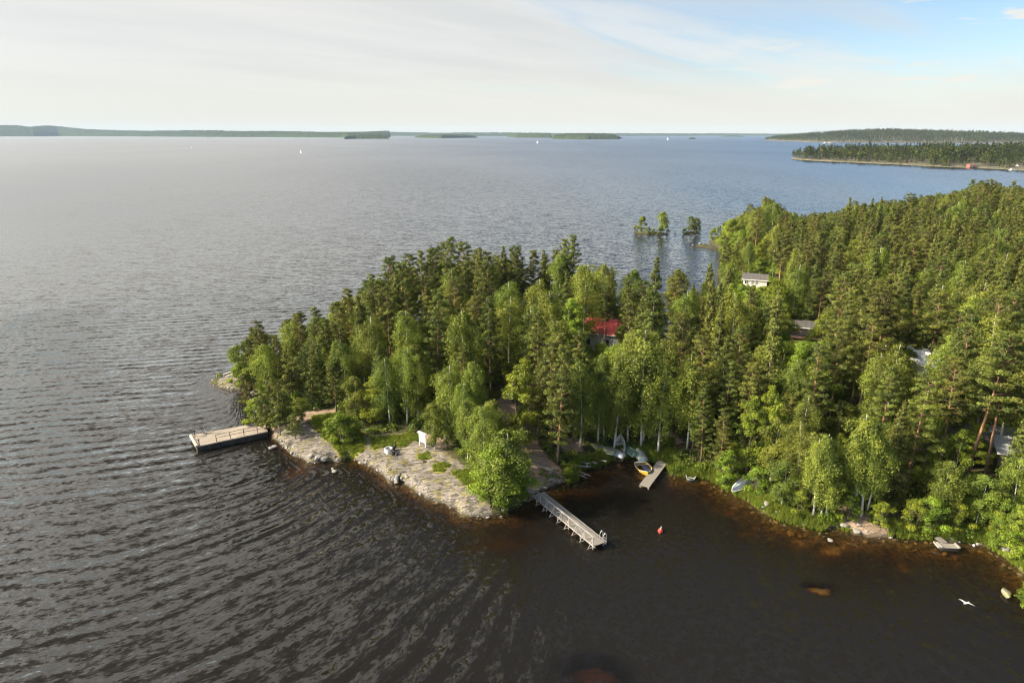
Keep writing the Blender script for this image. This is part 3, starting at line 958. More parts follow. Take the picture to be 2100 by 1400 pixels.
def spruce(H=17.0, w=2.3, low=0.06, dens=1.0):
    p = trunk_path(H, 0.004, top=0.995)
    r = H * 0.0105 * np.linspace(1.2, 0.08, len(p))
    TW[0] = 0.0
    wood = [tube(p, r, 7)]
    TW[0] = 1.0
    fol = []
    n_wh = int(H * 2.0)
    for i in range(n_wh):
        f = (i + 0.5) / n_wh
        h = H * (low + (0.985 - low) * f)
        Lw = w * ((1 - f) ** 0.8 * 0.98 + 0.05) * rng.uniform(0.8, 1.12)
        nb = 7 if f < 0.7 else 5
        for k in range(nb):
            az = rng.uniform(0, 2 * math.pi)
            L = Lw * rng.uniform(0.7, 1.12)
            o = on_path(p, h + rng.uniform(-0.15, 0.15))
            s = np.linspace(0, 1, 5)
            zz = L * (0.12 + 0.5 * f) * s - 0.42 * L * s ** 1.3 * (1 - 0.7 * f) + 0.16 * L * s ** 3
            br = np.stack([o[0] + L * s * math.cos(az), o[1] + L * s * math.sin(az), o[2] + zz], 1)
            nl = int(78 * dens * (0.3 + L / 1.6))
            t = rng.uniform(0.12, 1.02, nl)
            c = np.stack([np.interp(t, s, br[:, q]) for q in range(3)], 1)
            wd = 0.24 * L * (1.1 - t) + 0.07
            sdv = rng.normal(0, 1, nl) * wd
            c[:, 0] += -math.sin(az) * sdv; c[:, 1] += math.cos(az) * sdv
            c[:, 2] -= np.abs(rng.normal(0, 0.17, nl)) * (0.6 + 0.5 * t) * min(1, L)
            ax = np.stack([np.full(nl, math.cos(az)), np.full(nl, math.sin(az)), np.full(nl, -0.45)], 1)
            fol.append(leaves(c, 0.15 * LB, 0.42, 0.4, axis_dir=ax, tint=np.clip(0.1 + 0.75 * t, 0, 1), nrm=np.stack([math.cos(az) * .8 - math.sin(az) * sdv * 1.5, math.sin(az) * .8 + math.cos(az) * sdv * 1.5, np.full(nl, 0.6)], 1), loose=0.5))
    return join(wood), join(fol)


def broad(H=9.0, w=2.6, low=0.1, clumps=46, dens=1.0, stems=3, sq=1.0):
    TW[0] = 0.4
    wood, fol = [], []
    tips = []
    for s_ in range(stems):
        az = s_ * 6.28 / stems + rng.uniform(0, 1); k = 0.5 * w if stems > 1 else 0.1
        z = np.linspace(0, H * 0.82, 7)
        rr = k * (z / H) ** 1.2
        p = np.stack([0.25 * math.cos(az) + rr * math.cos(az), 0.25 * math.sin(az) + rr * math.sin(az), z], 1)
        p[0, 2] = -0.4
        wood.append(tube(p, np.linspace(0.10, 0.02, 7) * H / 9, 5))
        tips.append(p)
    for i in range(clumps):
        f = rng.uniform(0, 1)
        h = H * (low + (0.97 - low) * f)
        prof = math.sin(math.pi * min(0.97, max(0.08, (f * 0.88 + 0.14)))) ** 0.6
        rad = w * prof * rng.uniform(0.35, 1.0)
        az = rng.uniform(0, 6.283)
        c0 = np.array([rad * math.cos(az), rad * math.sin(az), h])
        R_ = rng.uniform(0.3, 0.85) * w / 2.6
        nl = int(330 * dens * (R_ / 0.65) ** 2)
        q = rng.normal(size=(nl, 3)); q /= np.linalg.norm(q, axis=1)[:, None]
        q = q * (rng.uniform(0.2, 1.25, nl) ** 0.6)[:, None] * np.array([R_, R_, R_ * 0.7])
        P_ = c0 + q; P_[:, 2] = np.maximum(P_[:, 2], 0.15)
        fol.append(leaves(P_, 0.115 * LB, 0.66, 0.9, tint=np.full(nl, rng.uniform(0.2, 0.8)), nrm=q / R_ + 0.5 * np.array([math.cos(az), math.sin(az), 0.3]), loose=0.62))
        st = tips[i % stems]; b0 = st[min(5, 1 + int(f * 5))]
        if i % 3 == 0:
            wood.append(tube(np.array([b0, (b0 + c0) / 2 + [0, 0, 0.1], c0]), np.array([0.035, 0.02, 0.01]), 3))
    return join(wood), join(fol)


def proto(name, gen, leafm, barkm, **kw):
    (wc, wf, wt), (lc, lf, lt) = gen(**kw)
    tm = mixed_mesh(name + '_trunk', wc, wf, M[barkm], {'tint': wt}, smooth=True)
    cm = mixed_mesh(name + '_crown', lc, lf, M[leafm], {'tint': lt})
    jc, jf, jt = join([(wc, wf, wt), (lc, lf, lt)])
    H = kw['H']
    return dict(name=name, trunk=tm, crown=cm, H=H, both=(jc, jf, jt, len(wf)), mats=[M[barkm], M[leafm]])


PB = [proto('birch', birch, 'birch_leaf', 'birch_bark', H=14.0, w=2.35, low=0.2, n_br=66),
      proto('birch', birch, 'birch_leaf', 'birch_bark', H=14.0, w=2.0, low=0.28, weep=1.4),
      proto('birch', birch, 'birch_leaf', 'birch_bark', H=14.0, w=2.8, low=0.18, n_br=78, weep=1.0),
      proto('birch', birch, 'birch_leaf', 'birch_bark', H=14.0, w=1.8, low=0.36, n_br=50),
      proto('birch', birch, 'birch_leaf', 'birch_bark', H=9.0, w=1.9, low=0.12, n_br=50, weep=0.6)]
PP = [proto('pine', pine, 'pine_needle', 'pine_bark', H=15.0, w=2.2, low=0.36, n_br=46),
      proto('pine', pine, 'pine_needle', 'pine_bark', H=15.0, w=1.8, low=0.26, n_br=54),
      proto('pine', pine, 'pine_needle', 'pine_bark', H=15.0, w=2.7, low=0.48, n_br=42),
      proto('pine', pine, 'pine_needle', 'pine_bark', H=15.0, w=2.05, low=0.18, n_br=64),
      proto('pine', pine, 'pine_needle', 'pine_bark', H=8.0, w=1.7, low=0.2, n_br=38, dead=2)]
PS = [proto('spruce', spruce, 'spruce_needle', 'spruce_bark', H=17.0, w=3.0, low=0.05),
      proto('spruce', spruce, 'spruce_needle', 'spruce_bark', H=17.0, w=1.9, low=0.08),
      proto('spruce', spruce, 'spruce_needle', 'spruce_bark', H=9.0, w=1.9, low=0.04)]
PR = [proto('alder', broad, 'broad_leaf', 'spruce_bark', H=9.0, w=2.7, clumps=58),
      proto('alder', broad, 'broad_leaf', 'spruce_bark', H=9.0, w=2.1, stems=2, clumps=50),
      proto('rowan', broad, 'broad_leaf', 'spruce_bark', H=6.0, w=1.9, low=0.05, clumps=42, stems=4)]
PROTO = {'B': PB, 'P': PP, 'S': PS, 'R': PR}
NAME = {'B': 'birch_tree', 'P': 'pine_tree', 'S': 'spruce_tree', 'R': 'alder_tree'}
NTREE = {'B': 0, 'P': 0, 'S': 0, 'R': 0}
placed = []          # x, y, crown radius


def put_tree(kind, x, y, z, H, label, group=None, var=None, lean=(0, 0), wide=1.0, rz=None, cat='tree', name=None):
    P_ = PROTO[kind]
    if var is None:
        var = 4 if (kind in 'BP' and H < 8.5) else (2 if kind == 'S' and H < 10 else (2 if kind == 'R' and H < 5 else random.randrange(4 if kind in 'BP' else 2)))
    p = P_[var]
    root = bpy.data.objects.new(name or NAME[kind], None)
    root.empty_display_size = 0.5
    s = H / p['H']
    root.location = (x, y, z - 0.05)
    root.rotation_euler = (lean[0], lean[1], random.uniform(0, 6.28) if rz is None else rz)
    sw = wide * (s ** 0.75) * random.uniform(0.9, 1.1)
    root.scale = (sw, sw, s)
    col.objects.link(root)
    tag(root, label, cat, group)
    for nm in ('trunk', 'crown'):
        o = bpy.data.objects.new(nm, p[nm])
        o.parent = root
        col.objects.link(o)
    NTREE[kind] += 1
    VAR[root.name] = (H, var)
    placed.append((x, y, 1.4 * wide))
    return root


def tree_top(kind, px, py, H, label=None, group=None, **kw):
    """stand a tree of height H so that its tip is seen at px,py"""
    z = 2.0
    for _ in range(10):
        x, y = gp(px, py, z + H)
        z = 0.5 * z + 0.5 * max(hz(x, y), 0)
    if sdf(LAND, np.array([x]), np.array([y]))[0] < -0.2 and not kw.pop('force', False):
        return None
    kw.pop('force', None)
    return put_tree(kind, x, y, z, H, label, group, **kw)


ZONES = [  # name, label tail
]
KIND_WORD = {'B': 'light green birch', 'P': 'dark green Scots pine', 'S': 'narrow dark spruce', 'R': 'rounded bright green alder'}


def zone_of(x, y):
    px, py = proj(x, y, 2.0)
    if x < -20: return 'head', 'on the left end of the wooded point behind the concrete pier'
    if y > 215: return 'hill', 'on the far wooded ridge on the right above the lake'
    if x < 8 and y > 108: return 'back', 'in the dense stand on the back of the wooded point'
    if x < 14: return 'mid', 'behind the bare granite shore in the middle of the point'
    if x < 34 and y < 112: return 'cove', 'around the cove with the drawn-up rowing boats'
    if x < 40: return 'house', 'around the red-roofed house in the middle of the point'
    if y < 92: return 'front', 'along the right foreground shore'
    if y < 150: return 'mid_right', 'in the mixed forest on the right behind the front shore'
    return 'cottage', 'in the forest beyond the white cottage and dark log cabin'


HAND = [  # kind, tip px, tip py, height, extra
 ('B', 487, 706, 6.5, 'small grey-green birch at the very left tip of the point, beside the pale slab'),
 ('P', 536, 660, 11, 'leaning pine standing tallest at the left tip of the point'),
 ('P', 516, 674, 9, None), ('P', 560, 690, 9, None), ('B', 592, 652, 10, None), ('P', 612, 640, 11.5, None), ('P', 646, 631, 13, None),
 ('P', 668, 655, 11.5, None), ('P', 690, 622, 12.5, None), ('P', 716, 592, 14, None), ('B', 741, 598, 13, None), ('P', 762, 562, 14, None), ('P', 800, 527, 17, None),
 ('P', 836, 522, 17, None), ('P', 868, 515, 17, None), ('P', 893, 507, 17.5, None), ('P', 920, 491, 19, 'highest dark pine on the skyline of the wooded point'), ('P', 951, 497, 18, None), ('S', 985, 503, 18, None),
 ('P', 1006, 519, 17, None), ('S', 1033, 500, 17.5, None), ('P', 1060, 505, 17, None), ('P', 1090, 515, 16, None), ('S', 1116, 508, 16.5, None), ('P', 1135, 514, 16, None), ('P', 1166, 492, 18.5, None),
 ('P', 1184, 484, 19.5, 'tall narrow pine rising above the skyline left of the water gap'), ('B', 1150, 512, 17, None), ('B', 1205, 536, 16, None), ('B', 1236, 536, 15, None),
 ('B', 1281, 511, 16, 'tall loose birch on the skyline behind the red-roofed house'), ('P', 1262, 532, 14.5, None), ('B', 1300, 545, 14, None),
 ('S', 1337, 497, 18, 'slim dark spruce whose tip stands against the water behind the big spruce'),
 ('S', 1346, 520, 22, 'big broad spruce with drooping branches right of the red-roofed house'),
 ('B', 1390, 545, 15.5, 'birch with a pale stem standing against the inner bay right of the big spruce'),
 ('S', 1422, 577, 13, 'small dark spruce with a brown top in front of the inner bay'), ('B', 1455, 572, 13, None), ('B', 1480, 590, 12, None),
 ('B', 822, 628, 15, 'pale drooping birch in front of the dark pines of the point'),
 ('R', 862, 684, 9.5, 'wide round bright green tree in the middle of the left stand'),
 ('R', 828, 705, 9, None), ('P', 850, 706, 11, None), ('R', 898, 690, 9, None),
 ('B', 744, 612, 13, None), ('B', 700, 690, 11, None), ('B', 656, 692, 9, None), ('P', 630, 700, 10, None),
 ('B', 965, 735, 11.5, 'tall leafy tree with bare branch tips above the notice board'),
 ('B', 952, 780, 9, None), ('R', 1052, 672, 9, 'round bright green maple between the birches left of the red-roofed house'),
 ('B', 1100, 566, 16, 'weeping birch with long hanging branches left of the red-roofed house'),
 ('P', 1172, 562, 12.5, 'olive green pine just left of the red-roofed house'),
 ('P', 1243, 588, 12, 'small flat-topped pine in front of the red-roofed house'), ('P', 1292, 592, 15, None),
 ('R', 1072, 735, 12, 'bright green leafy tree beside the gravel path'), ('P', 1135, 700, 14.5, 'dark pine with a bare lower trunk between path and cove'),
 ('P', 1105, 735, 11, None), ('P', 1196, 715, 12.5, None), ('B', 1268, 722, 13.5, None), ('B', 1300, 676, 15.5, None), ('B', 1330, 668, 16.5, 'tall rounded birch behind the drawn-up rowing boats'),
 ('B', 1362, 750, 12, None), ('P', 1402, 640, 16, None), ('B', 1425, 722, 13, 'pale birch leaning out behind the small jetty in the cove'), ('P', 1440, 690, 15, None), ('P', 1452, 790, 10, None),
 ('B', 1510, 590, 17, 'big pale birch left of the tall drooping spruce'), ('B', 1548, 590, 14, None), ('S', 1597, 592, 20, 'tall spruce with long drooping branches right of centre'),
 ('B', 1640, 735, 12, None), ('P', 1733, 560, 17, 'broad olive pine above the dark hollow on the right'), ('P', 1800, 575, 18, None), ('P', 1838, 570, 16, None),
 ('R', 1588, 790, 11, 'bright leafy alder with a rounded top behind the overturned boat'), ('R', 1548, 812, 10, None), ('B', 1655, 806, 10.5, None),
 ('P', 1490, 838, 9, 'small pine at the corner of the right shore beside the cove'), ('B', 1465, 905, 5.5, 'low yellow-green birch overhanging the dark water at the cove corner'),
 ('B', 1692, 893, 9.5, 'slim birch with twin pale stems on the brown bank'), ('B', 1785, 838, 12, 'tall slender birch with a long white stem on the right shore'),
 ('B', 1850, 700, 15, 'big rounded birch with drooping crown beside the white-roofed cottage'), ('B', 1850, 860, 8, None), ('B', 1955, 945, 7, None), ('P', 1900, 770, 14, None), ('P', 1972, 735, 14, None),
 ('R', 2072, 1022, 6, 'bushy bright green tree on the grassy corner at the right edge'), ('R', 2100, 1035, 6, None),
 ('P', 1940, 600, 17, None), ('P', 2010, 640, 18, None), ('P', 2062, 600, 18, None), ('P', 2085, 690, 17, None), ('P', 1965, 640, 15, None), ('B', 1975, 680, 15, None),
 ('P', 1990, 369, 20, 'leftmost of the tall pines crowding the skyline at the right edge'), ('P', 2012, 371, 20, None), ('P', 2036, 369, 20.5, None), ('P', 2074, 372, 20.5, 'pine with a pale forked stem at the right end of the skyline'),
 ('P', 2092, 388, 19, None), ('B', 1573, 398, 19, 'tall light birch sticking up at the left end of the far ridge'), ('B', 1590, 412, 18, None),
 ('S', 1745, 402, 20, 'pointed spruce alone above the skyline of the far ridge'), ('S', 1790, 404, 18, None), ('S', 1810, 402, 18, None), ('S', 1836, 406, 18, None), ('P', 1865, 398, 18, None),
 ('R', 1472, 462, 11, None), ('R', 1500, 448, 13, 'bright round broadleaf at the water on the far headland'), ('R', 1455, 476, 8, None), ('R', 1520, 470, 12, None), ('P', 1540, 420, 16, None),
]
STANDING = [  # kind, foot px, foot py, height, label, lean
 ('P', 1976, 985, 17.5, 'leaning pine with a long bare orange trunk on the right', (0.0, 0.13)),
 ('P', 1774, 842, 18.0, 'pine with a straight orange lower trunk in the dark hollow', (0.0, 0.04)),
 ('B', 1262, 918, 13.5, 'white-stemmed birch rising beside the upright pale rowing boat', (0, 0)),
 ('B', 1226, 912, 12.5, 'thin white birch stem left of the drawn-up boats', (0, 0)),
 ('B', 1190, 915, 12.0, 'grey-stemmed birch near the log bench', (0, 0.02)),
 ('B', 1320, 907, 12.5, 'pale birch stem on the lit bank above the small jetty', (0, 0)),
 ('B', 1238, 905, 10.0, None, (0, 0)), ('P', 1176, 905, 14.5, 'leaning dark trunk of a pine by the cove', (0, 0.07)), ('P', 1143, 952, 15.0, None, (0, 0)),
 ('B', 1030, 1046, 9.8, 'large bushy birch on the rock tip beside the bathing jetty', (0, 0)),
 ('R', 1012, 1040, 7.6, None, (0, 0)), ('R', 1046, 1032, 6.5, None, (0, 0)),
 ('B', 990, 975, 9.0, None, (0, 0)), ('B', 960, 945, 8.5, None, (0, 0)), ('R', 975, 960, 6.5, None, (0, 0)), ('B', 1015, 940, 8.0, None, (0, 0)),
 ('B', 893, 920, 6.6, 'small multi-stemmed birch right beside the white notice board', (0, 0)), ('B', 915, 915, 6.2, None, (0, 0)),
 ('R', 700, 908, 4.4, 'round bush in the bright grass hollow', (0, 0)), ('R', 722, 905, 3.6, None, (0, 0)), ('R', 680, 898, 3.0, None, (0, 0)),
 ('P', 548, 890, 5.6, 'small pine at the root of the concrete pier', (0, 0)), ('R', 528, 872, 4.2, 'low leafy tree over the pier edge', (0, 0)),
 ('P', 575, 892, 6.2, None, (0, 0)), ('P', 588, 882, 5.0, None, (0, 0)), ('P', 606, 900, 3.6, None, (0, 0)), ('P', 512, 845, 6.0, None, (0, 0)), ('P', 560, 850, 6.6, None, (0, 0)),
 ('B', 615, 868, 4.0, None, (0, 0)), ('P', 640, 835, 4.2, None, (0, 0)), ('B', 730, 868, 7.0, None, (0, 0)), ('R', 770, 870, 7.0, None, (0, 0)), ('P', 690, 845, 8.5, None, (0, 0)),
 ('B', 800, 872, 10.0, None, (0, 0)), ('B', 835, 870, 11.5, None, (0, 0)), ('B', 858, 868, 10.5, None, (0, 0)), ('P', 660, 830, 7.0, None, (0, 0)), ('P', 600, 820, 8.0, None, (0, 0)),
 ('P', 520, 795, 8.0, None, (0, 0)), ('R', 497, 792, 4.2, None, (0, 0)), ('R', 512, 800, 4.0, None, (0, 0)),
 ('R', 1487, 1000, 5.0, None, (0, 0)), ('R', 1548, 1010, 3.4, None, (0, 0)), ('B', 1602, 1040, 5.6, None, (0, 0)), ('R', 1640, 1055, 3.0, None, (0, 0)),
 ('B', 1684, 1060, 10.0, None, (0, 0)), ('B', 1693, 1062, 8.0, None, (0, 0)), ('B', 1767, 1058, 11.5, None, (0, 0)), ('B', 1777, 1052, 9.5, None, (0, 0)), ('B', 1745, 1050, 9.0, None, (0, 0)),
 ('R', 1735, 1065, 3.2, None, (0, 0)), ('P', 1660, 1030, 8.0, None, (0, 0)), ('B', 1630, 1000, 8.5, None, (0, 0)), ('B', 1580, 985, 8.0, None, (0, 0)), ('P', 1530, 965, 9.0, None, (0, 0)),
 ('R', 1805, 1078, 2.8, None, (0, 0)), ('R', 1870, 1085, 3.6, None, (0, 0)), ('R', 1905, 1090, 4.2, None, (0, 0)), ('R', 1960, 1085, 3.4, None, (0, 0)), ('B', 1925, 1075, 6.5, None, (0, 0)),
 ('B', 2000, 1080, 6.0, None, (0, 0)), ('R', 2040, 1100, 3.0, None, (0, 0)), ('R', 2082, 1142, 5.0, None, (0, 0)),
 ('R', 2108, 1245, 2.6, 'green bush at the right edge near the mossy stone', (0, 0)), ('R', 1165, 985, 1.8, None, (0, 0)),
]
ISLET = [('R', 1317, 474, 6.4, 'dark round shrub on the left islet off the far headland'), ('B', 1360, 478, 9.0, 'column-shaped young birch on the middle islet'),
         ('P', 1416, 479, 7.0, 'small pine on the right islet near the far headland'), ('B', 1426, 478, 6.5, None), ('R', 1305, 475, 3.0, None), ('R', 1340, 480, 2.2, None), ('R', 1404, 480, 2.6, None), ('R', 1351, 480, 2.4, None), ('R', 1329, 479, 2.6, None), ('R', 1434, 478, 2.4, None), ('R', 1370, 480, 2.0, None)]


LM = [('the pale sloping slab at the left tip', 470, 780), ('the concrete pier', 540, 872), ('the bare sandy patch by the pier', 640, 855), ('the bright grass hollow', 700, 890),
      ('the white notice board', 868, 905), ('the white ring on the granite', 800, 905), ('the sandy clearing inside the point', 1028, 838), ('the gravel path to the bathing jetty', 1075, 920),
      ('the tip of the bathing rocks', 1010, 1010), ('the log bench', 1118, 955), ('the pale upright rowing boat', 1272, 910), ('the small plank jetty', 1365, 935), ('the dark inlet of the cove', 1415, 960),
      ('the overturned boat on the right shore', 1525, 975), ('the red-roofed house', 1232, 690), ('the small grey-roofed shed', 1378, 700), ('the big broad spruce', 1346, 690), ('the drooping tall spruce', 1597, 770),
      ('the dark log cabin', 1650, 690), ('the white cottage on the inner bay', 1550, 590), ('the brown bank with twin birches', 1690, 1040), ('the long white-stemmed birch', 1780, 1030),
      ('the leaning orange-trunked pine', 1976, 960), ('the floating platform', 1940, 1085), ('the green corner at the right edge', 2080, 1120), ('the grey-roofed cottage', 1980, 890), ('the sandy yard', 1985, 835),
      ('the white-roofed cottage', 1900, 760), ('the straight orange-trunked pine', 1774, 830), ('the skyline pines above the point', 920, 610), ('the round bright green tree', 862, 790), ('the dark hollow inside the point', 1000, 740),
      ('the spit of the far headland', 1450, 510), ('the left end of the far ridge', 1580, 500), ('the lone skyline spruce', 1745, 500), ('the middle of the far ridge', 1860, 490), ('the crowded skyline pines', 2020, 480),
      ('the dark hollow on the right', 1880, 600), ('the right edge behind the dark hollow', 2080, 620), ('the inner bay water', 1430, 620), ('the right edge above the grey roof', 2085, 780)]
LMW = None
STYLE = {'B': ['full round-crowned birch', 'weeping long-stranded birch', 'broad spreading birch', 'high-crowned thin birch', 'young bushy birch'],
         'P': ['loose-crowned pine', 'narrow full pine', 'wide-topped pine', 'low-branched dense pine', 'young pine'],
         'S': ['broad drooping spruce', 'slim dark spruce', 'young pointed spruce'],
         'R': ['rounded bright green alder', 'two-stemmed leafy alder', 'low bright green rowan bush']}
VAR = {}


def auto_label(kind, x, y, H=12.0, var=0):
    px, py = proj(x, y, 2.0)
    best = None
    for nm, a, b in LM:
        wx_, wy_ = gp(a, b, 2.0)
        d = math.hypot(x - wx_, y - wy_)
        if best is None or d < best[0]:
            best = (d, nm, x - wx_, y - wy_)
    d, nm, ax, ay = best
    if abs(ax) > abs(ay):
        relw = 'right of' if ax > 0 else 'left of'
    else:
        relw = 'behind' if ay > 0 else 'in front of'
    far_ = 'close ' if d < 5 else ('' if d < 11 else 'some way ')
    ref = {'B': 12, 'P': 13, 'S': 14, 'R': 6}[kind]
    size = 'tall' if H > ref * 1.1 else ('short' if H < ref * 0.75 else 'mid-height')
    l = f'{size} {STYLE[kind][var]} {far_}{relw} {nm}'
    if len(l.replace('-', ' ').split()) > 16:
        l = f'{size} {STYLE[kind][var]} {relw} {nm}'
    return l, {'B': 'birches', 'P': 'pines', 'S': 'spruces', 'R': 'broadleaf trees'}[kind] + ' near ' + nm


def fix_label(root, kind, label):
    x, y = root.location[0], root.location[1]
    H, var = VAR[root.name]
    l, g = auto_label(kind, x, y, H, var)
    root['label'] = label or l
    root['group'] = g


VIEW = []
for k, px, py, H, lab in HAND:
    r_ = tree_top(k, px, py, H, **(dict(var=2, wide=0.72) if 'flat-topped' in (lab or '') else {}))
    if r_ is not None:
        fix_label(r_, k, lab)
        VIEW.append((k, px, py, H, r_.location.copy()))
for k, px, py, H, lab, ln in STANDING:
    x, y, z = at(px, py)
    kw = {}
    if 'orange' in (lab or ''):
        kw = dict(var=2, rz=0.3)
    if 'bushy birch' in (lab or ''):
        kw = dict(var=4)
    r_ = put_tree(k, x, y, z, H, None, lean=ln, wide=(1.25 if k == 'R' else (1.45 if kw.get('var') == 4 else 1.0)), **kw)
    fix_label(r_, k, lab)
for k, px, py, H, lab in ISLET:
    x, y, z = at(px, py)
    r_ = put_tree(k, x, y, z, H, None, wide=1.25, var=2 if k == 'R' else 4)
    r_['group'] = 'trees and shrubs on the islets'
    r_['label'] = lab or ('low green shrub on the islets off the far headland' if k == 'R' else 'young birch beside the pine on the right islet')
    if not lab and k == 'R':
        r_['group'] = 'low shrubs on the islets'

OUT = np.array([(400, 780), (470, 760), (480, 708), (495, 705), (515, 690), (530, 664), (552, 664), (570, 690), (592, 654), (612, 642), (646, 633), (665, 650), (690, 622), (716, 594), (740, 597),
                (762, 562), (800, 528), (836, 523), (860, 535), (880, 511), (920, 492), (950, 497), (985, 505), (1000, 520), (1032, 501), (1060, 506), (1080, 518), (1110, 510), (1135, 515),
                (1165, 494), (1190, 488), (1205, 535), (1235, 540), (1262, 530), (1281, 512), (1300, 545), (1320, 556), (1345, 522), (1365, 550), (1390, 548), (1405, 585), (1422, 580), (1440, 592)], float)
OUT2 = np.array([(1436, 492), (1450, 476), (1470, 460), (1500, 444), (1540, 420), (1573, 400), (1600, 425), (1640, 438), (1680, 432), (1725, 424), (1745, 405), (1765, 422), (1790, 408),
                 (1840, 408), (1865, 402), (1900, 396), (1950, 390), (1990, 372), (2036, 371), (2060, 385), (2075, 374), (2100, 392), (2300, 380)], float)
WINDOWS = [  # px box to keep open, and the distance of what shows in it
    ((1206, 640, 1256, 700), 122), ((1528, 571, 1576, 580), 185), ((1628, 648, 1674, 694), 140), ((1878, 722, 1926, 766), 118),
    ((1948, 822, 2020, 846), 95), ((1950, 872, 2015, 905), 84), ((2040, 905, 2098, 940), 78), ((1010, 826, 1050, 850), 95), ((1052, 896, 1088, 925), 84), ((1368, 684, 1388, 700), 112),
    ((1245, 895, 1345, 945), 90)]
CLEAR = Z_DIRT + Z_ROCK[:2] + Z_GRASS[:7]


SUNNY = [(gp(1232, 695, 4), 4.5), (gp(1228, 668, 4), 3.0), (gp(1650, 690, 3), 3.0), (gp(1905, 755, 4), 3.5), (gp(1985, 835, 2), 3.0), (gp(1330, 915, 1), 3.0), (gp(1272, 918, 1), 2.5), (gp(1546, 582, 3), 4.0),
         (gp(1980, 900, 3), 3.0), (gp(1090, 925, 1), 2.0)]


def shades(x, y, H):
    for (cx, cy), r_ in SUNNY:
        dx_, dy_ = x - cx, y - cy
        al = dx_ * math.cos(SUN_AZ) + dy_ * math.sin(SUN_AZ)
        la = abs(-dx_ * math.sin(SUN_AZ) + dy_ * math.cos(SUN_AZ))
        if -1 < al < H / math.tan(SUN_EL) * 0.8 and la < r_:
            return True
    return False


def blocked(x, y, z, H, cw):
    px0, pyt = proj(x, y, z + H)
    pxb, pyb = proj(x, y, z)
    d = math.hypot(x, y)
    w_ = cw * 1400 / d + 4
    for (a, b, c, e), dd in WINDOWS:
        if d < dd - 1.5 and px0 + w_ > a and px0 - w_ < c and pyt < e and pyb > b:
            return True
    return False


for v_ in VIEW:
    if blocked(v_[4][0], v_[4][1], v_[4][2], v_[3], 1.8):
        print('BLOCKS', v_[:4])
cells = {}
for (x, y, r_) in placed:
    cells.setdefault((int(x // 5), int(y // 5)), []).append((x, y))


def free(x, y, dmin):
    i, j = int(x // 5), int(y // 5)
    for a in (-1, 0, 1):
        for b in (-1, 0, 1):
            for (u, v) in cells.get((i + a, j + b), ()):
                if (u - x) ** 2 + (v - y) ** 2 < dmin * dmin:
                    return False
    return True


fill = []
NTRY = 26000
cx_ = rng.uniform(-52, 285, NTRY); cy_ = rng.uniform(58, 385, NTRY)
sd_ = sdf(LAND, cx_, cy_)
inclr = np.zeros(NTRY, bool)
for P_ in CLEAR:
    inclr |= sdf(P_, cx_, cy_) > -0.6
for n_ in range(NTRY):
    x, y = cx_[n_], cy_[n_]
    if sd_[n_] < 0.9 or inclr[n_]:
        continue
    z = hz(x, y)
    px, py = proj(x, y, z)
    if px > 2330 or px < 380:
        continue
    far = y > 205
    inland = sd_[n_]
    if not free(x, y, 2.6 if y < 110 else (3.3 if y < 160 else 4.2)):
        continue
    q = random.random()
    tone = float(vnoise(np.array([x]), np.array([y]), 0.06, 5)[0])
    if x < 8 and y > 100:
        k = 'P' if q < 0.56 else ('S' if q < 0.78 else 'B')
    elif y > 150:
        k = 'P' if q < 0.54 - tone * 0.5 else ('B' if q < 0.78 else 'S')
        if inland < 14 and x < 90: k = 'R' if q < 0.5 else ('B' if q < 0.8 else 'P')
    else:
        k = 'B' if q < 0.36 + tone * 0.5 else ('P' if q < 0.70 else ('S' if q < 0.92 else 'R'))
    base = {'B': 14, 'P': 15, 'S': 15.5, 'R': 8.5}[k] * random.choice((random.uniform(0.62, 0.9), random.uniform(0.85, 1.18), random.uniform(0.95, 1.18)))
    if far: base *= 1.12
    if y < 110:
        base *= 0.62 + 0.38 * min(1, inland / 16)
    elif x < -15:
        base *= 0.62 + 0.38 * min(1, (x + 50) / 35)
    else:
        base *= 0.75 + 0.25 * min(1, inland / 12)
    O_ = OUT2 if (px > 1436 and y > 120 and x > 45) else OUT
    if not (O_ is OUT and px > 1440):
        lim = np.interp(px, O_[:, 0], O_[:, 1])
        ok = False
        for _ in range(9):
            if proj(x, y, z + base)[1] > lim + random.uniform(0, 8):
                ok = True
                break
            base *= 0.91
        if not ok or base < 4.0:
            continue
        if base < 8 and k in 'S': k = 'B'
    if base < 3.2:
        continue
    if shades(x, y, base) and random.random() < 0.85:
        base = min(base * 0.45, 5.0)
        k = 'R'
        if shades(x, y, base) and random.random() < 0.6:
            continue
    if blocked(x, y, z, base, 2.6):
        base2 = base
        good = False
        for _ in range(7):
            base2 *= 0.78
            if base2 < 2: break
            if not blocked(x, y, z, base2, 1.6):
                good = True; break
        if not good:
            continue
        base = base2; k = 'R'
    cells.setdefault((int(x // 5), int(y // 5)), []).append((x, y))
    fill.append((math.hypot(x, y), k, x, y, z, base))

fill.sort(key=lambda t: t[0])
rest = []
# the wood goes on along the shore outside the picture
ex, ey = rng.uniform(50, 135, 900), rng.uniform(22, 110, 900)
es = sdf(LAND, ex, ey)
for x, y, s_ in zip(ex, ey, es):
    if s_ > 1.5 and proj(x, y, 8.0)[0] > 2250 and free(x, y, 3.2):
        cells.setdefault((int(x // 5), int(y // 5)), []).append((x, y))
        rest.append((random.choice('BBPPS'), x, y, hz(x, y), random.uniform(9, 14)))
for d, k, x, y, z, H in fill:
    if NTREE[k] < 298 and proj(x, y, z + H)[0] < 2120:
        fix_label(put_tree(k, x, y, z, H, None), k, None)
    else:
        rest.append((k, x, y, z, H))
print('TREES', NTREE, 'rest', len(rest))


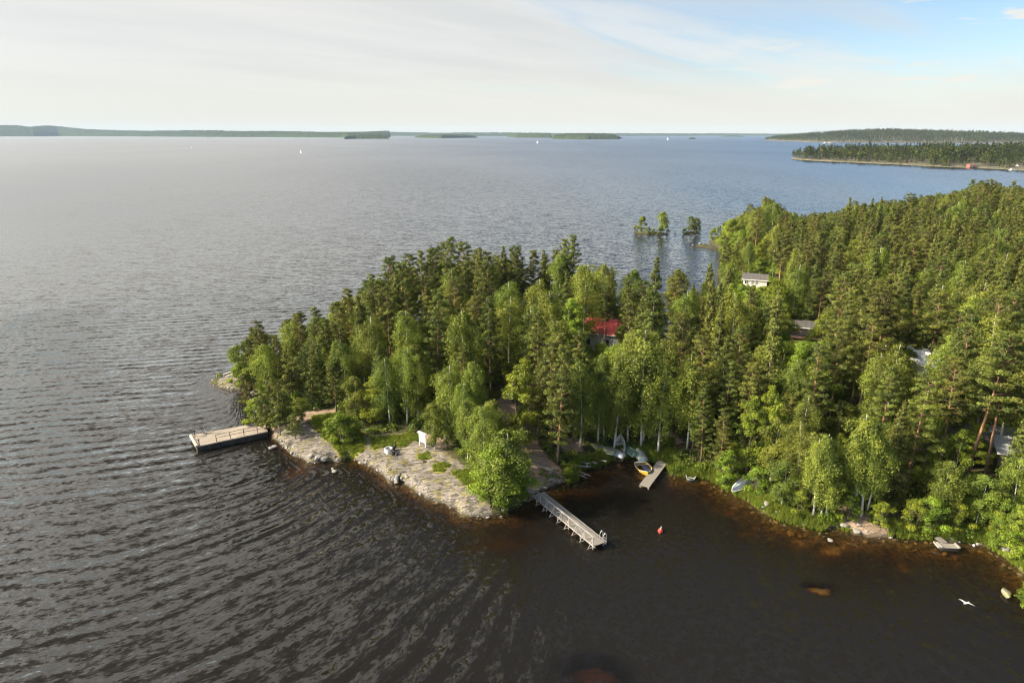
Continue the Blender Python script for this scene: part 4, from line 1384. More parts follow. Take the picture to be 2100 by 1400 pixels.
# ------------------------------------------------------------------ scattering of countless things (geometry nodes)
def gn_scatter(name, label, cat, pts, rots, scales, meshes, idx):
    """ONE object whose points carry instances of the given meshes"""
    me = bpy.data.meshes.new(name)
    me.vertices.add(len(pts)); me.vertices.foreach_set('co', np.asarray(pts, np.float32).ravel())
    a = me.attributes.new('rot', 'FLOAT_VECTOR', 'POINT'); a.data.foreach_set('vector', np.asarray(rots, np.float32).ravel())
    a = me.attributes.new('scl', 'FLOAT_VECTOR', 'POINT'); a.data.foreach_set('vector', np.asarray(scales, np.float32).ravel())
    a = me.attributes.new('pick', 'INT', 'POINT'); a.data.foreach_set('value', np.asarray(idx, np.int32))
    me.update()
    o = bpy.data.objects.new(name, me)
    col.objects.link(o)
    ng = bpy.data.node_groups.new(name + '_scatter', 'GeometryNodeTree')
    ng.interface.new_socket('Geometry', in_out='INPUT', socket_type='NodeSocketGeometry')
    ng.interface.new_socket('Geometry', in_out='OUTPUT', socket_type='NodeSocketGeometry')
    w = NT(ng)
    gi = w.n('NodeGroupInput'); go = w.n('NodeGroupOutput')

    def named(n_, t):
        nd = w.n('GeometryNodeInputNamedAttribute', data_type=t)
        nd.inputs[0].default_value = n_
        return nd
    joinn = w.n('GeometryNodeJoinGeometry')
    rot = named('rot', 'FLOAT_VECTOR'); scl = named('scl', 'FLOAT_VECTOR'); pick = named('pick', 'INT')
    e2r = w.n('FunctionNodeEulerToRotation', ins={0: rot.outputs[0]})
    for i, m_ in enumerate(meshes):
        src = bpy.data.objects.new(name + '_source', m_)      # never linked to the scene
        oi = w.n('GeometryNodeObjectInfo'); oi.inputs[0].default_value = src
        cmp_ = w.n('FunctionNodeCompare', data_type='INT', operation='EQUAL')
        w.link(pick.outputs[0], cmp_.inputs[2]); cmp_.inputs[3].default_value = i
        ip = w.n('GeometryNodeInstanceOnPoints', ins={'Points': gi.outputs[0], 'Selection': cmp_.outputs[0], 'Instance': oi.outputs['Geometry'],
                                                      'Rotation': e2r.outputs[0], 'Scale': scl.outputs[0]})
        w.link(ip.outputs[0], joinn.inputs[0])
    w.link(joinn.outputs[0], go.inputs[0])
    mod = o.modifiers.new('scatter', 'NODES'); mod.node_group = ng
    tag(o, label, cat, kind='stuff')
    return o


def both_mesh(p):
    co, F, t, nw = p['both']
    mi = np.ones(len(F), int); mi[:nw] = 0
    return mixed_mesh(p['name'] + '_whole', co, F, p['mats'], {'tint': t}, midx=mi)


if rest:
    allp = [('B', i) for i in range(5)] + [('P', i) for i in range(5)] + [('S', i) for i in range(3)] + [('R', i) for i in range(3)]
    pts, ro, scl, ix = [], [], [], []
    for k, x, y, z, H in rest:
        v = random.randrange(4) if k in 'BP' else random.randrange(2)
        s = H / PROTO[k][v]['H']
        pts.append((x, y, z)); ro.append((0, 0, random.uniform(0, 6.28))); scl.append((s ** 0.75 * random.uniform(0.9, 1.1),) * 2 + (s,)); ix.append(allp.index((k, v)))
    gn_scatter('forest', 'the countless farther birches, pines and spruces of the right-hand forest', 'forest', pts, ro, scl,
               [both_mesh(PROTO[k][v]) for k, v in allp], ix)


# ------------------------------------------------------------------ far shores
def canopy_mat():
    m, w = new_mat('far_forest')
    P = w.n('ShaderNodeNewGeometry').outputs['Position']
    n1 = w.noise(P, 0.05, 5, 0.7); n2 = w.noise(P, 0.009, 3, 0.6)
    c = w.mix(w.ramp(n1, 0.35, 0.65), (0.016, 0.024, 0.011), (0.042, 0.055, 0.022))
    c = w.mix(w.ramp(n2, 0.35, 0.65, 0, 0.5), c, (0.05, 0.07, 0.02))
    b = w.n('ShaderNodeBsdfDiffuse', ins={0: c})
    finish(w, b.outputs[0])
    return m


M['far_forest'] = canopy_mat()


def ridge(name, base, top, deep, step, label, tree=17.0, jag=4.0, rows=14, seed=0):
    """wooded shore: base and top outlines as seen, built as a solid hill `deep` metres thick standing on the water"""
    base = np.array(base, float); top = np.array(top, float)
    px = [base[0, 0]]
    while px[-1] < base[-1, 0]:
        b = np.interp(px[-1], base[:, 0], base[:, 1])
        D = gp(px[-1], b)[1]
        px.append(px[-1] + step * 1400.0 / D)
    px = np.array(px); n = len(px)
    by = np.interp(px, base[:, 0], base[:, 1]); ty = np.interp(px, top[:, 0], top[:, 1])
    gx_, gy_ = gp(px, by)
    fr = np.linspace(0, 1, rows) ** 1.3
    ln = np.hypot(gx_, gy_)
    X = gx_[None] * (1 + fr[:, None] * deep / ln[None]); Y = gy_[None] * (1 + fr[:, None] * deep / ln[None])
    # height needed for the crest (at 60 % of the depth) to be seen at the top outline
    k = 0.6
    tx, ty_ = gx_ * (1 + k * deep / ln), gy_ * (1 + k * deep / ln)
    v = (ty - 700) / 1400.0
    tan = (SP + CP * v) / (CP - SP * v)
    hz_ = CAMZ - ty_ * tan
    hz_ = np.maximum(hz_, 3.0)
    tr = np.minimum(tree, hz_ * 0.9)
    prof = np.where(fr < k, (fr / k) ** 0.75, np.maximum(0, 1 - ((fr - k) / (1 - k)) ** 1.5))
    Z = tr[None] * np.minimum(1, np.minimum(fr * rows * 0.9, (1 - fr) * rows * 0.7))[:, None] + (hz_ - tr)[None] * prof[:, None]
    J = rng.normal(0, 1, Z.shape) * jag * (tr / tree)[None] * np.minimum(1, Z / 8)
    Z = np.maximum(Z + J, 0)
    Z[0] = -0.5; Z[-1] = -0.5
    Z[:, 0] = -0.5; Z[:, -1] = -0.5
    X = X + rng.normal(0, step * 0.2, X.shape)
    co = np.stack([X, Y, Z], -1).reshape(-1, 3)
    i = np.arange(n - 1)[None, :] + n * np.arange(rows - 1)[:, None]
    F = np.stack([i, i + 1, i + 1 + n, i + n], -1).reshape(-1, 4)
    o = quick_mesh(name, co, F, M['far_forest'])
    tag(o, label, kind='structure')
    return o


ridge('far_shore', [(-330, 280.2), (70, 280.0), (120, 279.6), (230, 280), (420, 281), (560, 281.5), (700, 282.5), (715, 283), (800, 282)],
      [(-330, 260), (-150, 262), (0, 257), (35, 256), (65, 260), (95, 257), (112, 257.5), (160, 263), (182, 265), (270, 268), (330, 268), (420, 267), (500, 269), (570, 268.5), (670, 271), (740, 270.5), (795, 268), (806, 270), (818, 276)],
      1100, 9, 'long low wooded shore along the horizon on the left', jag=3.0)
ridge('far_shore', [(780, 279), (1000, 279.4), (1300, 279.0), (1500, 278.6), (1680, 278.6)],
      [(780, 270), (900, 272.5), (1000, 271.5), (1150, 273), (1300, 273.5), (1400, 273.8), (1480, 273.5), (1600, 274.6), (1680, 273)],
      1500, 20, 'faint blue shore on the horizon in the middle', jag=3.0, rows=10)
ridge('far_shore', [(1040, 281), (1060, 282.5), (1130, 283)], [(1040, 274), (1075, 273), (1130, 273.2)], 700, 12, 'low wooded shore left of the long island', jag=3.0, rows=10)
ridge('island', [(706, 285.6), (730, 285), (798, 285)], [(700, 281), (730, 278), (760, 275), (780, 277), (790, 280), (797, 283.5), (800, 284.5)], 500, 6, 'dark wooded headland in front of the left far shore', jag=2.5)
ridge('island', [(850, 282.6), (905, 283.6), (978, 282.8)], [(850, 281), (870, 277), (930, 275.5), (965, 277), (978, 281)], 500, 8, 'low wooded island left of the middle of the horizon', jag=2.5)
ridge('island', [(1132, 285), (1200, 286.2), (1268, 286), (1276, 284)], [(1130, 280), (1145, 275), (1180, 273.6), (1240, 274), (1258, 276.5), (1270, 281), (1276, 283.5)], 700, 6, 'long wooded island in the middle of the horizon', jag=2.8)
ridge('island', [(1412, 285.4), (1426, 285.4)], [(1411, 284), (1416, 282.4), (1422, 282.4), (1427, 284)], 90, 6, 'tiny wooded islet alone on the open water near the horizon', tree=12, jag=1.5, rows=8)
ridge('island', [(1480, 280.6), (1526, 281)], [(1480, 279.5), (1500, 278), (1512, 278.6), (1526, 280)], 300, 14, 'flat islet against the faint blue shore', tree=12, jag=1.5, rows=8)


# large wooded island on the right: shore line, hill and a wood of separate tree shapes
def hill_patch(name, base, deep, rise, label, rows=24, nx=160, beach=1.0):
    base = np.array(base, float)
    px = np.linspace(base[0, 0], base[-1, 0], nx)
    by = np.interp(px, base[:, 0], base[:, 1])
    gx_, gy_ = gp(px, by)
    ln = np.hypot(gx_, gy_)
    fr = np.linspace(0, 1, rows) ** 2.0
    dp = np.interp(px, *zip(*deep)); rs = np.interp(px, *zip(*rise))
    X = gx_[None] * (1 + fr[:, None] * dp / ln[None]); Y = gy_[None] * (1 + fr[:, None] * dp / ln[None])
    Z = rs[None] * np.sin(np.clip(fr * 1.06, 0, 1) * math.pi)[:, None] ** 0.8 + beach * (np.minimum(1, np.minimum(fr * 60, (1 - fr) * 12)))[:, None]
    Z += np.abs(fbm(X, Y, 0.02, 3, 5)) * np.minimum(1, fr * 6)[:, None] * 2
    Z[0] = -1.0; Z[-1] = -1; Z[:, 0] = -1; Z[:, -1] = -1
    o = grid_mesh(name, np.arange(nx), np.arange(rows), Z, M['shore_ground'])
    co = np.stack([X, Y, Z], -1).reshape(-1, 3).astype(np.float32)
    o.data.vertices.foreach_set('co', co.ravel()); o.data.update()
    tag(o, label, kind='structure')
    return X, Y, Z


M['shore_ground'] = plain('shore_rock_and_heath', (0.15, 0.12, 0.085), (0.05, 0.058, 0.025), 0.95, 0.15)


def lo_tree(kind):
    fol = []
    if kind == 'P':
        H, w_ = 15.0, 2.6
        for i in range(70):
            f = rng.uniform(0, 1); h = H * (0.35 + 0.63 * f); rr = w_ * (1 - f) ** 0.5 * rng.uniform(0.1, 1); az = rng.uniform(0, 6.28)
            fol.append((rr * math.cos(az), rr * math.sin(az), h))
        sz, up, asp = 0.85, 1.2, 0.75
    elif kind == 'S':
        H, w_ = 16.0, 2.2
        for i in range(80):
            f = rng.uniform(0, 1) ** 1.2; h = H * (0.05 + 0.94 * f); rr = w_ * (1 - f) * rng.uniform(0.4, 1); az = rng.uniform(0, 6.28)
            fol.append((rr * math.cos(az), rr * math.sin(az), h))
        sz, up, asp = 0.75, 0.7, 0.6
    else:
        H, w_ = 13.0, 2.7
        for i in range(90):
            f = rng.uniform(0, 1); h = H * (0.15 + 0.83 * f); rr = w_ * math.sin(math.pi * (0.12 + 0.82 * f)) ** 0.7 * rng.uniform(0.3, 1); az = rng.uniform(0, 6.28)
            fol.append((rr * math.cos(az), rr * math.sin(az), h))
        sz, up, asp = 0.8, 0.5, 0.8
    co, F, t = leaves(np.array(fol), sz, asp, up)
    wood = tube(np.array([(0, 0, -1), (0, 0, H * 0.95)]), np.array([0.18, 0.03]), 3)
    c2, f2, t2 = join([(wood[0], wood[1], wood[2]), (co, F, t)])
    mi = np.ones(len(f2), int); mi[:len(wood[1])] = 0
    lm = {'P': 'far_needle', 'S': 'far_needle', 'B': 'far_leaf'}[kind]
    return mixed_mesh('far_tree_' + kind, c2, f2, [M['spruce_bark'], M[lm]], {'tint': t2}, midx=mi)


LO = [lo_tree('P'), lo_tree('P'), lo_tree('S'), lo_tree('S'), lo_tree('B'), lo_tree('B')]


def wood_on(name, label, XYZ, spacing, hmin, mixp, hs=1.0, clear=()):
    X, Y, Z = XYZ
    rows, nx = X.shape
    pts, ro, scl, ix = [], [], [], []
    for j in range(rows - 1):
        for i in range(nx - 1):
            A = abs((X[j, i + 1] - X[j, i]) * (Y[j + 1, i] - Y[j, i]) - (X[j + 1, i] - X[j, i]) * (Y[j, i + 1] - Y[j, i]))
            m_ = rng.poisson(A / spacing ** 2)
            for _ in range(m_):
                a, b = rng.uniform(0, 1, 2)
                x = X[j, i] * (1 - a) * (1 - b) + X[j, i + 1] * a * (1 - b) + X[j + 1, i] * (1 - a) * b + X[j + 1, i + 1] * a * b
                y = Y[j, i] * (1 - a) * (1 - b) + Y[j, i + 1] * a * (1 - b) + Y[j + 1, i] * (1 - a) * b + Y[j + 1, i + 1] * a * b
                z = Z[j, i] * (1 - a) * (1 - b) + Z[j, i + 1] * a * (1 - b) + Z[j + 1, i] * (1 - a) * b + Z[j + 1, i + 1] * a * b
                if z < 0.4: continue
                t0 = float(vnoise(np.array([x]), np.array([y]), 0.02, 19)[0])
                if any((x - cx) ** 2 + (y - cy) ** 2 < r * r for cx, cy, r in clear): continue
                edge_ = min(1.0, 0.15 + (j + b) / 6.0, (nx - 1 - i) / 3 + 0.2, (i + a) / 14 + 0.35)
                s = rng.choice([rng.uniform(0.55, 0.9), rng.uniform(0.85, 1.25)]) * (0.55 + 0.45 * edge_) * hs * (1 + 0.5 * t0)
                t = float(vnoise(np.array([x]), np.array([y]), 0.012, 9)[0])
                q = rng.uniform()
                k = rng.integers(0, 2) if q < mixp[0] - t * 0.7 else (rng.integers(2, 4) if q < mixp[0] + mixp[1] else rng.integers(4, 6))
                pts.append((x, y, z - 0.2)); ro.append((0, 0, rng.uniform(0, 6.28))); scl.append((s * 1.15, s * 1.15, s)); ix.append(int(k))
    gn_scatter(name, label, 'forest', pts, ro, scl, LO, ix)
    print(name, len(pts))


PEN = [(1622, 326), (1640, 328), (1700, 331.5), (1760, 334), (1800, 336), (1850, 338), (1900, 341), (1960, 343.5), (2000, 345), (2050, 347), (2100, 350), (2300, 362)]
pen = hill_patch('peninsula', PEN, [(1622, 60), (1700, 170), (1800, 330), (1900, 420), (2050, 620), (2300, 700)], [(1622, 0.8), (1700, 3), (1800, 6), (1950, 8), (2300, 10)],
                 'low wooded peninsula across the bay on the right', nx=220)
COTT = [gp(1856, 333), gp(1990, 342), gp(2088, 341)]
wood_on('peninsula_forest', 'mixed forest covering the peninsula across the bay', pen, 7.0, 0.3, (0.5, 0.2), 1.0, clear=[(c[0], c[1], 13) for c in COTT])
ISL = [(1568, 287.5), (1620, 290), (1660, 291.5), (1720, 292.5), (1800, 293), (2000, 293.5), (2100, 294), (2400, 296)]
isl = hill_patch('wooded_island', ISL, [(1568, 300), (1640, 900), (1750, 1300), (2400, 1400)], [(1568, 4), (1620, 14), (1720, 34), (1830, 42), (1950, 34), (2100, 20), (2400, 20)],
                 'large hilly wooded island behind the peninsula on the right', nx=200)
wood_on('island_forest', 'continuous forest over the large island on the right', isl, 11.0, 0.3, (0.45, 0.2), 1.25)

# ------------------------------------------------------------------ air
def haze():
    x0, x1, y0, y1, z0, z1 = -13000, 13000, -600, 14500, -9.0, 150.0
    co = [(x, y, z) for z in (z0, z1) for y in (y0, y1) for x in (x0, x1)]
    F = [(0, 2, 3, 1), (4, 5, 7, 6), (0, 1, 5, 4), (2, 6, 7, 3), (0, 4, 6, 2), (1, 3, 7, 5)]
    m = bpy.data.materials.new('haze'); m.use_nodes = True
    nt = m.node_tree; nt.nodes.clear(); w = NT(nt)
    v = w.n('ShaderNodeVolumePrincipled')
    v.inputs['Color'].default_value = (0.62, 0.80, 1.0, 1)
    v.inputs['Density'].default_value = HAZE_D
    v.inputs['Anisotropy'].default_value = 0.0
    o = w.n('ShaderNodeOutputMaterial')
    w.link(v.outputs[0], o.inputs['Volume'])
    ob = quick_mesh('haze', np.array(co, float), np.array(F), m)
    tag(ob, 'thin pale blue air over the lake', kind='stuff')


HAZE_D = 0.00003
haze()


# ------------------------------------------------------------------ mesh builder for made things
class MB:
    def __init__(self):
        self.v = []; self.f = []

    def add(self, co, F):
        o = len(self.v)
        self.v += [tuple(c) for c in co]
        self.f += [tuple(int(i) + o for i in f) for f in F]
        return self

    def box(self, c, size, rz=0.0, rx=0.0, ry=0.0):
        hx, hy, hz_ = size[0] / 2, size[1] / 2, size[2] / 2
        b = min(hx, hy, hz_) * 0.12
        M_ = Matrix.Rotation(rz, 3, 'Z') @ Matrix.Rotation(ry, 3, 'Y') @ Matrix.Rotation(rx, 3, 'X')
        co = [M_ @ Vector((x, y, z)) + Vector(c) for z in (-hz_, hz_) for y in (-hy, hy) for x in (-hx, hx)]
        return self.add(co, [(0, 2, 3, 1), (4, 5, 7, 6), (0, 1, 5, 4), (2, 6, 7, 3), (0, 4, 6, 2), (1, 3, 7, 5)])

    def bar(self, a, b, w_, t_=None):
        a = Vector(a); b = Vector(b); d = b - a
        t_ = t_ or w_
        q = d.to_track_quat('X', 'Z').to_matrix()
        c = (a + b) / 2
        hx, hy, hz_ = d.length / 2, w_ / 2, t_ / 2
        co = [q @ Vector((x, y, z)) + c for z in (-hz_, hz_) for y in (-hy, hy) for x in (-hx, hx)]
        return self.add(co, [(0, 2, 3, 1), (4, 5, 7, 6), (0, 1, 5, 4), (2, 6, 7, 3), (0, 4, 6, 2), (1, 3, 7, 5)])

    def tube(self, path, rad, sides=8):
        TW[0] = 0
        co, F, _ = tube(np.array(path, float), rad, sides)
        F = [tuple(f[:3]) if f[2] == f[3] else tuple(f) for f in F]
        return self.add(co, F)

    def prism(self, pts, z0, z1):
        n = len(pts)
        co = [(p[0], p[1], z0) for p in pts] + [(p[0], p[1], z1) for p in pts]
        F = [tuple(range(n))[::-1], tuple(range(n, 2 * n))] + [(i, (i + 1) % n, n + (i + 1) % n, n + i) for i in range(n)]
        return self.add(co, F)

    def build(self, name, mat, parent=None, smooth=False, loc=None, rz=0.0):
        me = bpy.data.meshes.new(name)
        me.from_pydata(self.v, [], self.f)
        me.materials.append(mat)
        if smooth:
            for p in me.polygons: p.use_smooth = True
        me.update()
        o = bpy.data.objects.new(name, me)
        col.objects.link(o)
        if parent: o.parent = parent
        if loc is not None: o.location = loc
        o.rotation_euler[2] = rz
        return o


def thing(name, label, cat, loc, rz=0.0, group=None, rot=None, scale=None):
    o = bpy.data.objects.new(name, None)
    o.empty_display_size = 0.4
    col.objects.link(o)
    o.location = loc
    o.rotation_euler = rot or (0, 0, rz)
    if scale: o.scale = scale
    return tag(o, label, cat, group)


def child_copies(name, me, parent, locs, rz=0.0, jit=0.0):
    for l in locs:
        o = bpy.data.objects.new(name, me)
        o.parent = parent; o.location = l
        o.rotation_euler = (0, 0, rz + random.uniform(-jit, jit))
        col.objects.link(o)


# ------------------------------------------------------------------ concrete pier
A, B_, C_, D_ = [gp(*p, 0.85) for p in ((387.7, 892.6), (401, 915.6), (549.5, 884), (541, 864.5))]
pr = thing('concrete_pier', 'old concrete pier with rusty railing running out from the left end of the point', 'pier', (A[0], A[1], -0.15))


def L2(p, o=A):
    return (p[0] - o[0], p[1] - o[1])


ins = 0.12
pw = [L2(A), L2(B_), L2(C_), L2(D_)]
cx0 = sum(p[0] for p in pw) / 4; cy0 = sum(p[1] for p in pw) / 4
pin = [(cx0 + (p[0] - cx0) * 0.975, cy0 + (p[1] - cy0) * 0.94) for p in pw]
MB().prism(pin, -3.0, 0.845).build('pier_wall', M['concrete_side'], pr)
MB().prism(pw, 0.85, 1.0).build('deck', M['concrete'], pr)
a0, b0 = Vector((*pw[0], 1.06)), Vector((*pw[1], 1.06))
MB().bar(a0 + (b0 - a0).normalized() * 0.1 + Vector((.15, .05, 0)), b0 - (b0 - a0).normalized() * 0.1 + Vector((.15, .05, 0)), 0.28, 0.12).build('end_kerb', M['pale_concrete'], pr)
side = Vector((pw[2][0] - pw[1][0], pw[2][1] - pw[1][1], 0)); sl = side.length; side.normalize()
inn = Vector((-side.y, side.x, 0)) * 0.18
n_post = 5
pp = [Vector((*pw[1], 1.0)) + side * (2.6 + i * 1.75) + inn for i in range(n_post)]
pm = MB().box((0, 0, 0.5), (0.07, 0.07, 1.0)).build('railing_post', M['rust'], pr, loc=pp[0])
child_copies('railing_post', pm.data, pr, pp[1:])
for h in (0.55, 0.98):
    MB().bar(pp[0] + Vector((0, 0, h)), pp[-1] + Vector((0, 0, h)), 0.05).build('rail', M['rust'], pr)
for px, py in ((408.5, 911), (399.5, 892.5)):
    x, y = gp(px, py, 1.0)
    o = MB().tube([(0, 0, 0), (0, 0, 0.75)], np.array([0.07, 0.07])).build('bollard', M['rust'], pr, loc=(x - A[0], y - A[1], 1.0))
    MB().tube([(0, 0, 0.75), (0, 0, 0.9)], np.array([0.12, 0.12])).build('bollard_cap', M['black'], o)
x, y = gp(424, 888, 0.85)
dw = thing('driftwood_heap', 'tangled driftwood branch lying on the far edge of the concrete pier', 'driftwood', (x, y, 0.85))
for i in range(7):
    a = random.uniform(0, 6.28); l = random.uniform(0.5, 1.5)
    MB().tube([(0, 0, 0.05), (l * .5 * math.cos(a), l * .5 * math.sin(a), 0.2), (l * math.cos(a), l * math.sin(a), random.uniform(0.1, 0.9))], np.array([0.05, 0.035, 0.012]), 5).build('branch', M['dead_wood'], dw)


# ------------------------------------------------------------------ plank jetties
def jetty(label, start, end, width, zt, name='plank_jetty', pitch=0.145, posts=True, group='wooden jetties'):
    s = Vector((*gp(*start, zt), 0)); e = Vector((*gp(*end, zt), 0))
    d = e - s; L = d.length
    t = thing(name, label, 'jetty', (s.x, s.y, zt), math.atan2(d.y, d.x), group)
    pm_ = MB().box((0, 0, -0.02), (pitch * 0.88, width, 0.04)).build('plank', M['plank'], t, loc=(pitch / 2, 0, 0))
    n = int(L / pitch)
    for i in range(1, n):
        o = bpy.data.objects.new('plank', pm_.data); o.parent = t
        o.location = (pitch * (i + 0.5), random.uniform(-.02, .02), random.uniform(-.006, .006)); o.rotation_euler = (0, 0, random.uniform(-.012, .012)); col.objects.link(o)
    for yy in (-width * 0.42, width * 0.42):
        MB().box((L / 2, yy, -0.125), (L, 0.1, 0.16)).build('beam', M['beam'], t)
    if posts:
        k = 0
        for xx in np.arange(0.8, L, 2.1):
            for yy in (-width * 0.42, width * 0.42):
                MB().tube([(xx, yy, -2.6), (xx, yy, -0.21)], np.array([0.07, 0.07]), 6).build('pile', M['beam'], t)
    return t, L


jt, JL = jetty('long narrow bathing jetty with a rail along one side and a swimming ladder', (1103, 1012), (1231.5, 1115.5), 1.6, 0.55, 'bathing_jetty')
ys = -0.8       # railing side (towards the open lake)
MB().bar((0.2, ys + .02, 1.0), (JL - 0.1, ys + .02, 1.0), 0.12, 0.05).build('handrail', M['beam'], jt)
MB().bar((0.0, ys - .02, 0.035), (JL, ys - .02, 0.035), 0.10, 0.06).build('edge_board', M['beam'], jt)
MB().bar((0.0, -ys - .03, 0.035), (JL, -ys - .03, 0.035), 0.08, 0.05).build('edge_board', M['beam'], jt)
bays = 8
for i in range(bays + 1):
    xx = 0.35 + i * (JL - 0.6) / bays
    MB().bar((xx, ys + .02, 0.05), (xx, ys + .02, 0.97), 0.07, 0.07).build('railing_post', M['beam'], jt)
    MB().bar((xx, ys, 0.8), (xx, ys - 0.55, -0.16), 0.05, 0.04).build('outrigger_strut', M['beam'], jt)
    MB().bar((xx, ys - 0.02, -0.2), (xx, ys - 0.62, -0.2), 0.07, 0.05).build('outrigger_beam', M['beam'], jt)
    if i < bays:
        x2 = xx + (JL - 0.6) / bays
        a, b = (0.08, 0.93) if i % 2 else (0.93, 0.08)
        MB().bar((xx, ys + .05, a), (x2, ys + .05, b), 0.035, 0.035).build('brace', M['beam'], jt)
lx = JL - 0.9
ld = MB()
ld.tube([(lx, 0.55, 0.02), (lx, 0.62, 0.6), (lx, 0.8, 0.85), (lx, 0.98, 0.6), (lx, 1.0, -0.9)], 0.03, 6)
o = ld.build('ladder_rail', M['steel'], jt)
child_copies('ladder_rail', o.data, jt, [(0.55, 0, 0)])
for k in range(4):
    MB().bar((lx, 1.0, 0.1 - 0.28 * k), (lx + .55, 1.0, 0.1 - 0.28 * k), 0.05, 0.03).build('rung', M['steel'], jt)
jetty('short grey plank jetty in the cove beside the yellow boat', (1360, 945), (1320.5, 997), 1.2, 0.4)
t3 = thing('bathing_platform', 'low grey floating platform with gangway at the right foreground shore', 'jetty', (*gp(1921, 1101, .4), 0), 0, 'wooden jetties')
org = gp(1921, 1101, .4)


def lp(px, py, z):
    q = gp(px, py, z); return (q[0] - org[0], q[1] - org[1], z)


pc = [lp(1921, 1112, .35), lp(1958, 1114.5, .35), lp(1968, 1124, .35), lp(1932, 1122.5, .35)]
nb = 11
for i in range(nb):
    f0, f1 = i / nb, (i + 0.86) / nb
    q = [Vector(pc[0]).lerp(Vector(pc[1]), f0), Vector(pc[0]).lerp(Vector(pc[1]), f1), Vector(pc[3]).lerp(Vector(pc[2]), f1), Vector(pc[3]).lerp(Vector(pc[2]), f0)]
    MB().prism([(p.x, p.y) for p in q], 0.31, 0.35).build('plank', M['plank'], t3)
g0, g1 = Vector(lp(1922, 1101, .5)), Vector(lp(1938, 1113, .38))
for i in range(12):
    c = g0.lerp(g1, (i + .5) / 12)
    dd = (g1 - g0).normalized(); nn = Vector((-dd.y, dd.x, 0)) * 0.36
    MB().bar(c - nn, c + nn, (g1 - g0).length / 12 * 0.85, 0.035).build('plank', M['plank'], t3)
for a, b in ((pc[0], pc[3]), (pc[1], pc[2]), (lp(1915, 1111, .3), lp(1926, 1123, .3))):
    MB().bar(Vector(a) + Vector((0, 0, .04)), Vector(b) + Vector((0, 0, .04)), 0.16, 0.16).build('float_beam', M['beam'], t3)
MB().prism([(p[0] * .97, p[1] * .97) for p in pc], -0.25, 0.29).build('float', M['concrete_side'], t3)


# ------------------------------------------------------------------ boats
def hull_parts(L, W, H, nst=13, transom=0.72, bowup=0.28):
    st = np.linspace(0, 1, nst)
    rings = []
    for s in st:
        half = W / 2 * (transom + (1 - transom) * math.sin(min(1, s / 0.45) * math.pi / 2)) * (1 - max(0, (s - 0.5) / 0.5) ** 2.3)
        half = max(half, 0.015)
        sheer = H + bowup * s ** 2.5
        keel = 0.02 + 0.30 * max(0, (s - 0.7) / 0.3) ** 2
        ring = []
        for a in np.linspace(-1, 1, 9):
            y = half * math.copysign(abs(a) ** 0.75, a)
            z = keel + (sheer - keel) * abs(a) ** 2.4
            ring.append((s * L - L / 2, y, z))
        rings.append(ring)
    return rings


def boat(label, px, py, L, W, rz, hull, inner=None, upturned=False, name='rowing_boat', tilt=(0, 0), floating=False, group='rowing boats along the shore', seats=3, H=0.48):
    x, y, z = at(px, py)
    if floating: z = -0.14
    if floating: x, y = gp(px, py, 0.2)
    t = thing(name, label, 'boat', (x, y, z + (0.0 if upturned else 0.02)), rot=(tilt[0], tilt[1], rz), group=group)
    rings = hull_parts(L, W, H)
    m = MB()
    inner = inner or hull
    co = [p for r in rings for p in r]
    nn = len(rings[0])
    F = [(i * nn + k, (i + 1) * nn + k, (i + 1) * nn + k + 1, i * nn + k + 1) for i in range(len(rings) - 1) for k in range(nn - 1)]
    F.append(tuple(range(nn)))
    def fl(c):
        return [(a, b, (H + 0.12 - e)) for a, b, e in c] if upturned else c
    m.add(fl(co), F)
    m.build('hull', hull, t, smooth=True)
    if not upturned:
        ci = [(p[0] * .985, p[1] * 0.93, p[2] + 0.035 if k not in (0, nn - 1) else p[2] - 0.01) for r in rings for k, p in enumerate(r)]
        MB().add(ci, [f[::-1] for f in F]).build('inner_hull', inner, t, smooth=True)
    for sgn in (0, nn - 1):
        path = [r[sgn] for r in rings]
        path = [(a, b, (H + 0.12 - e) if upturned else e + .01) for a, b, e in path]
        MB().tube(path, 0.035, 5).build('gunwale', M['boat_white'] if inner is not M['boat_yellow'] else M['boat_white'], t)
    if upturned:
        MB().tube([(r[4][0], 0, H + 0.15 - r[4][2]) for r in rings], 0.025, 4).build('keel', M['beam'], t)
        MB().tube([(r[2][0], r[2][1], H + 0.14 - r[2][2]) for r in rings], 0.012, 4).build('strake', M['beam'], t)
        MB().tube([(r[6][0], r[6][1], H + 0.14 - r[6][2]) for r in rings], 0.012, 4).build('strake', M['beam'], t)
    else:
        for f in np.linspace(-0.32, 0.24, seats):
            i = int((f + .5) * (len(rings) - 1)); hw = rings[i][0][1]
            MB().box((f * L, 0, H * 0.72), (0.24, abs(hw) * 1.75, 0.035)).build('thwart', M['beam'], t)
    return t


t = boat('yellow and white motorboat moored beside the short plank jetty', 1320, 962, 3.3, 1.9, R(-84), M['boat_yellow'], M['boat_yellow'], floating=True, name='motor_boat', group='boats in the cove', seats=2, H=0.55)
MB().box((0.15, 0.28, 0.56), (1.5, 0.85, 0.10)).build('seat_cover', M['boat_dark'], t)
MB().box((-1.45, 0, 0.60), (0.35, 1.2, 0.06)).build('stern_deck', M['boat_white'], t)
mo = MB().tube([(-2.0, 0, 0.55), (-1.98, 0, 1.02)], np.array([0.16, 0.13]), 8).build('outboard_motor', M['boat_white'], t, smooth=True)
MB().tube([(-2.0, 0, -0.4), (-2.0, 0, 0.55)], 0.06, 6).build('motor_leg', M['black'], mo)
boat('pale rowing boat propped upright on the bank with its inside to the lake', 1272, 922, 4.0, 1.45, R(78), M['boat_white'], M['boat_white'], tilt=(R(-10), R(-32)), group='boats in the cove')
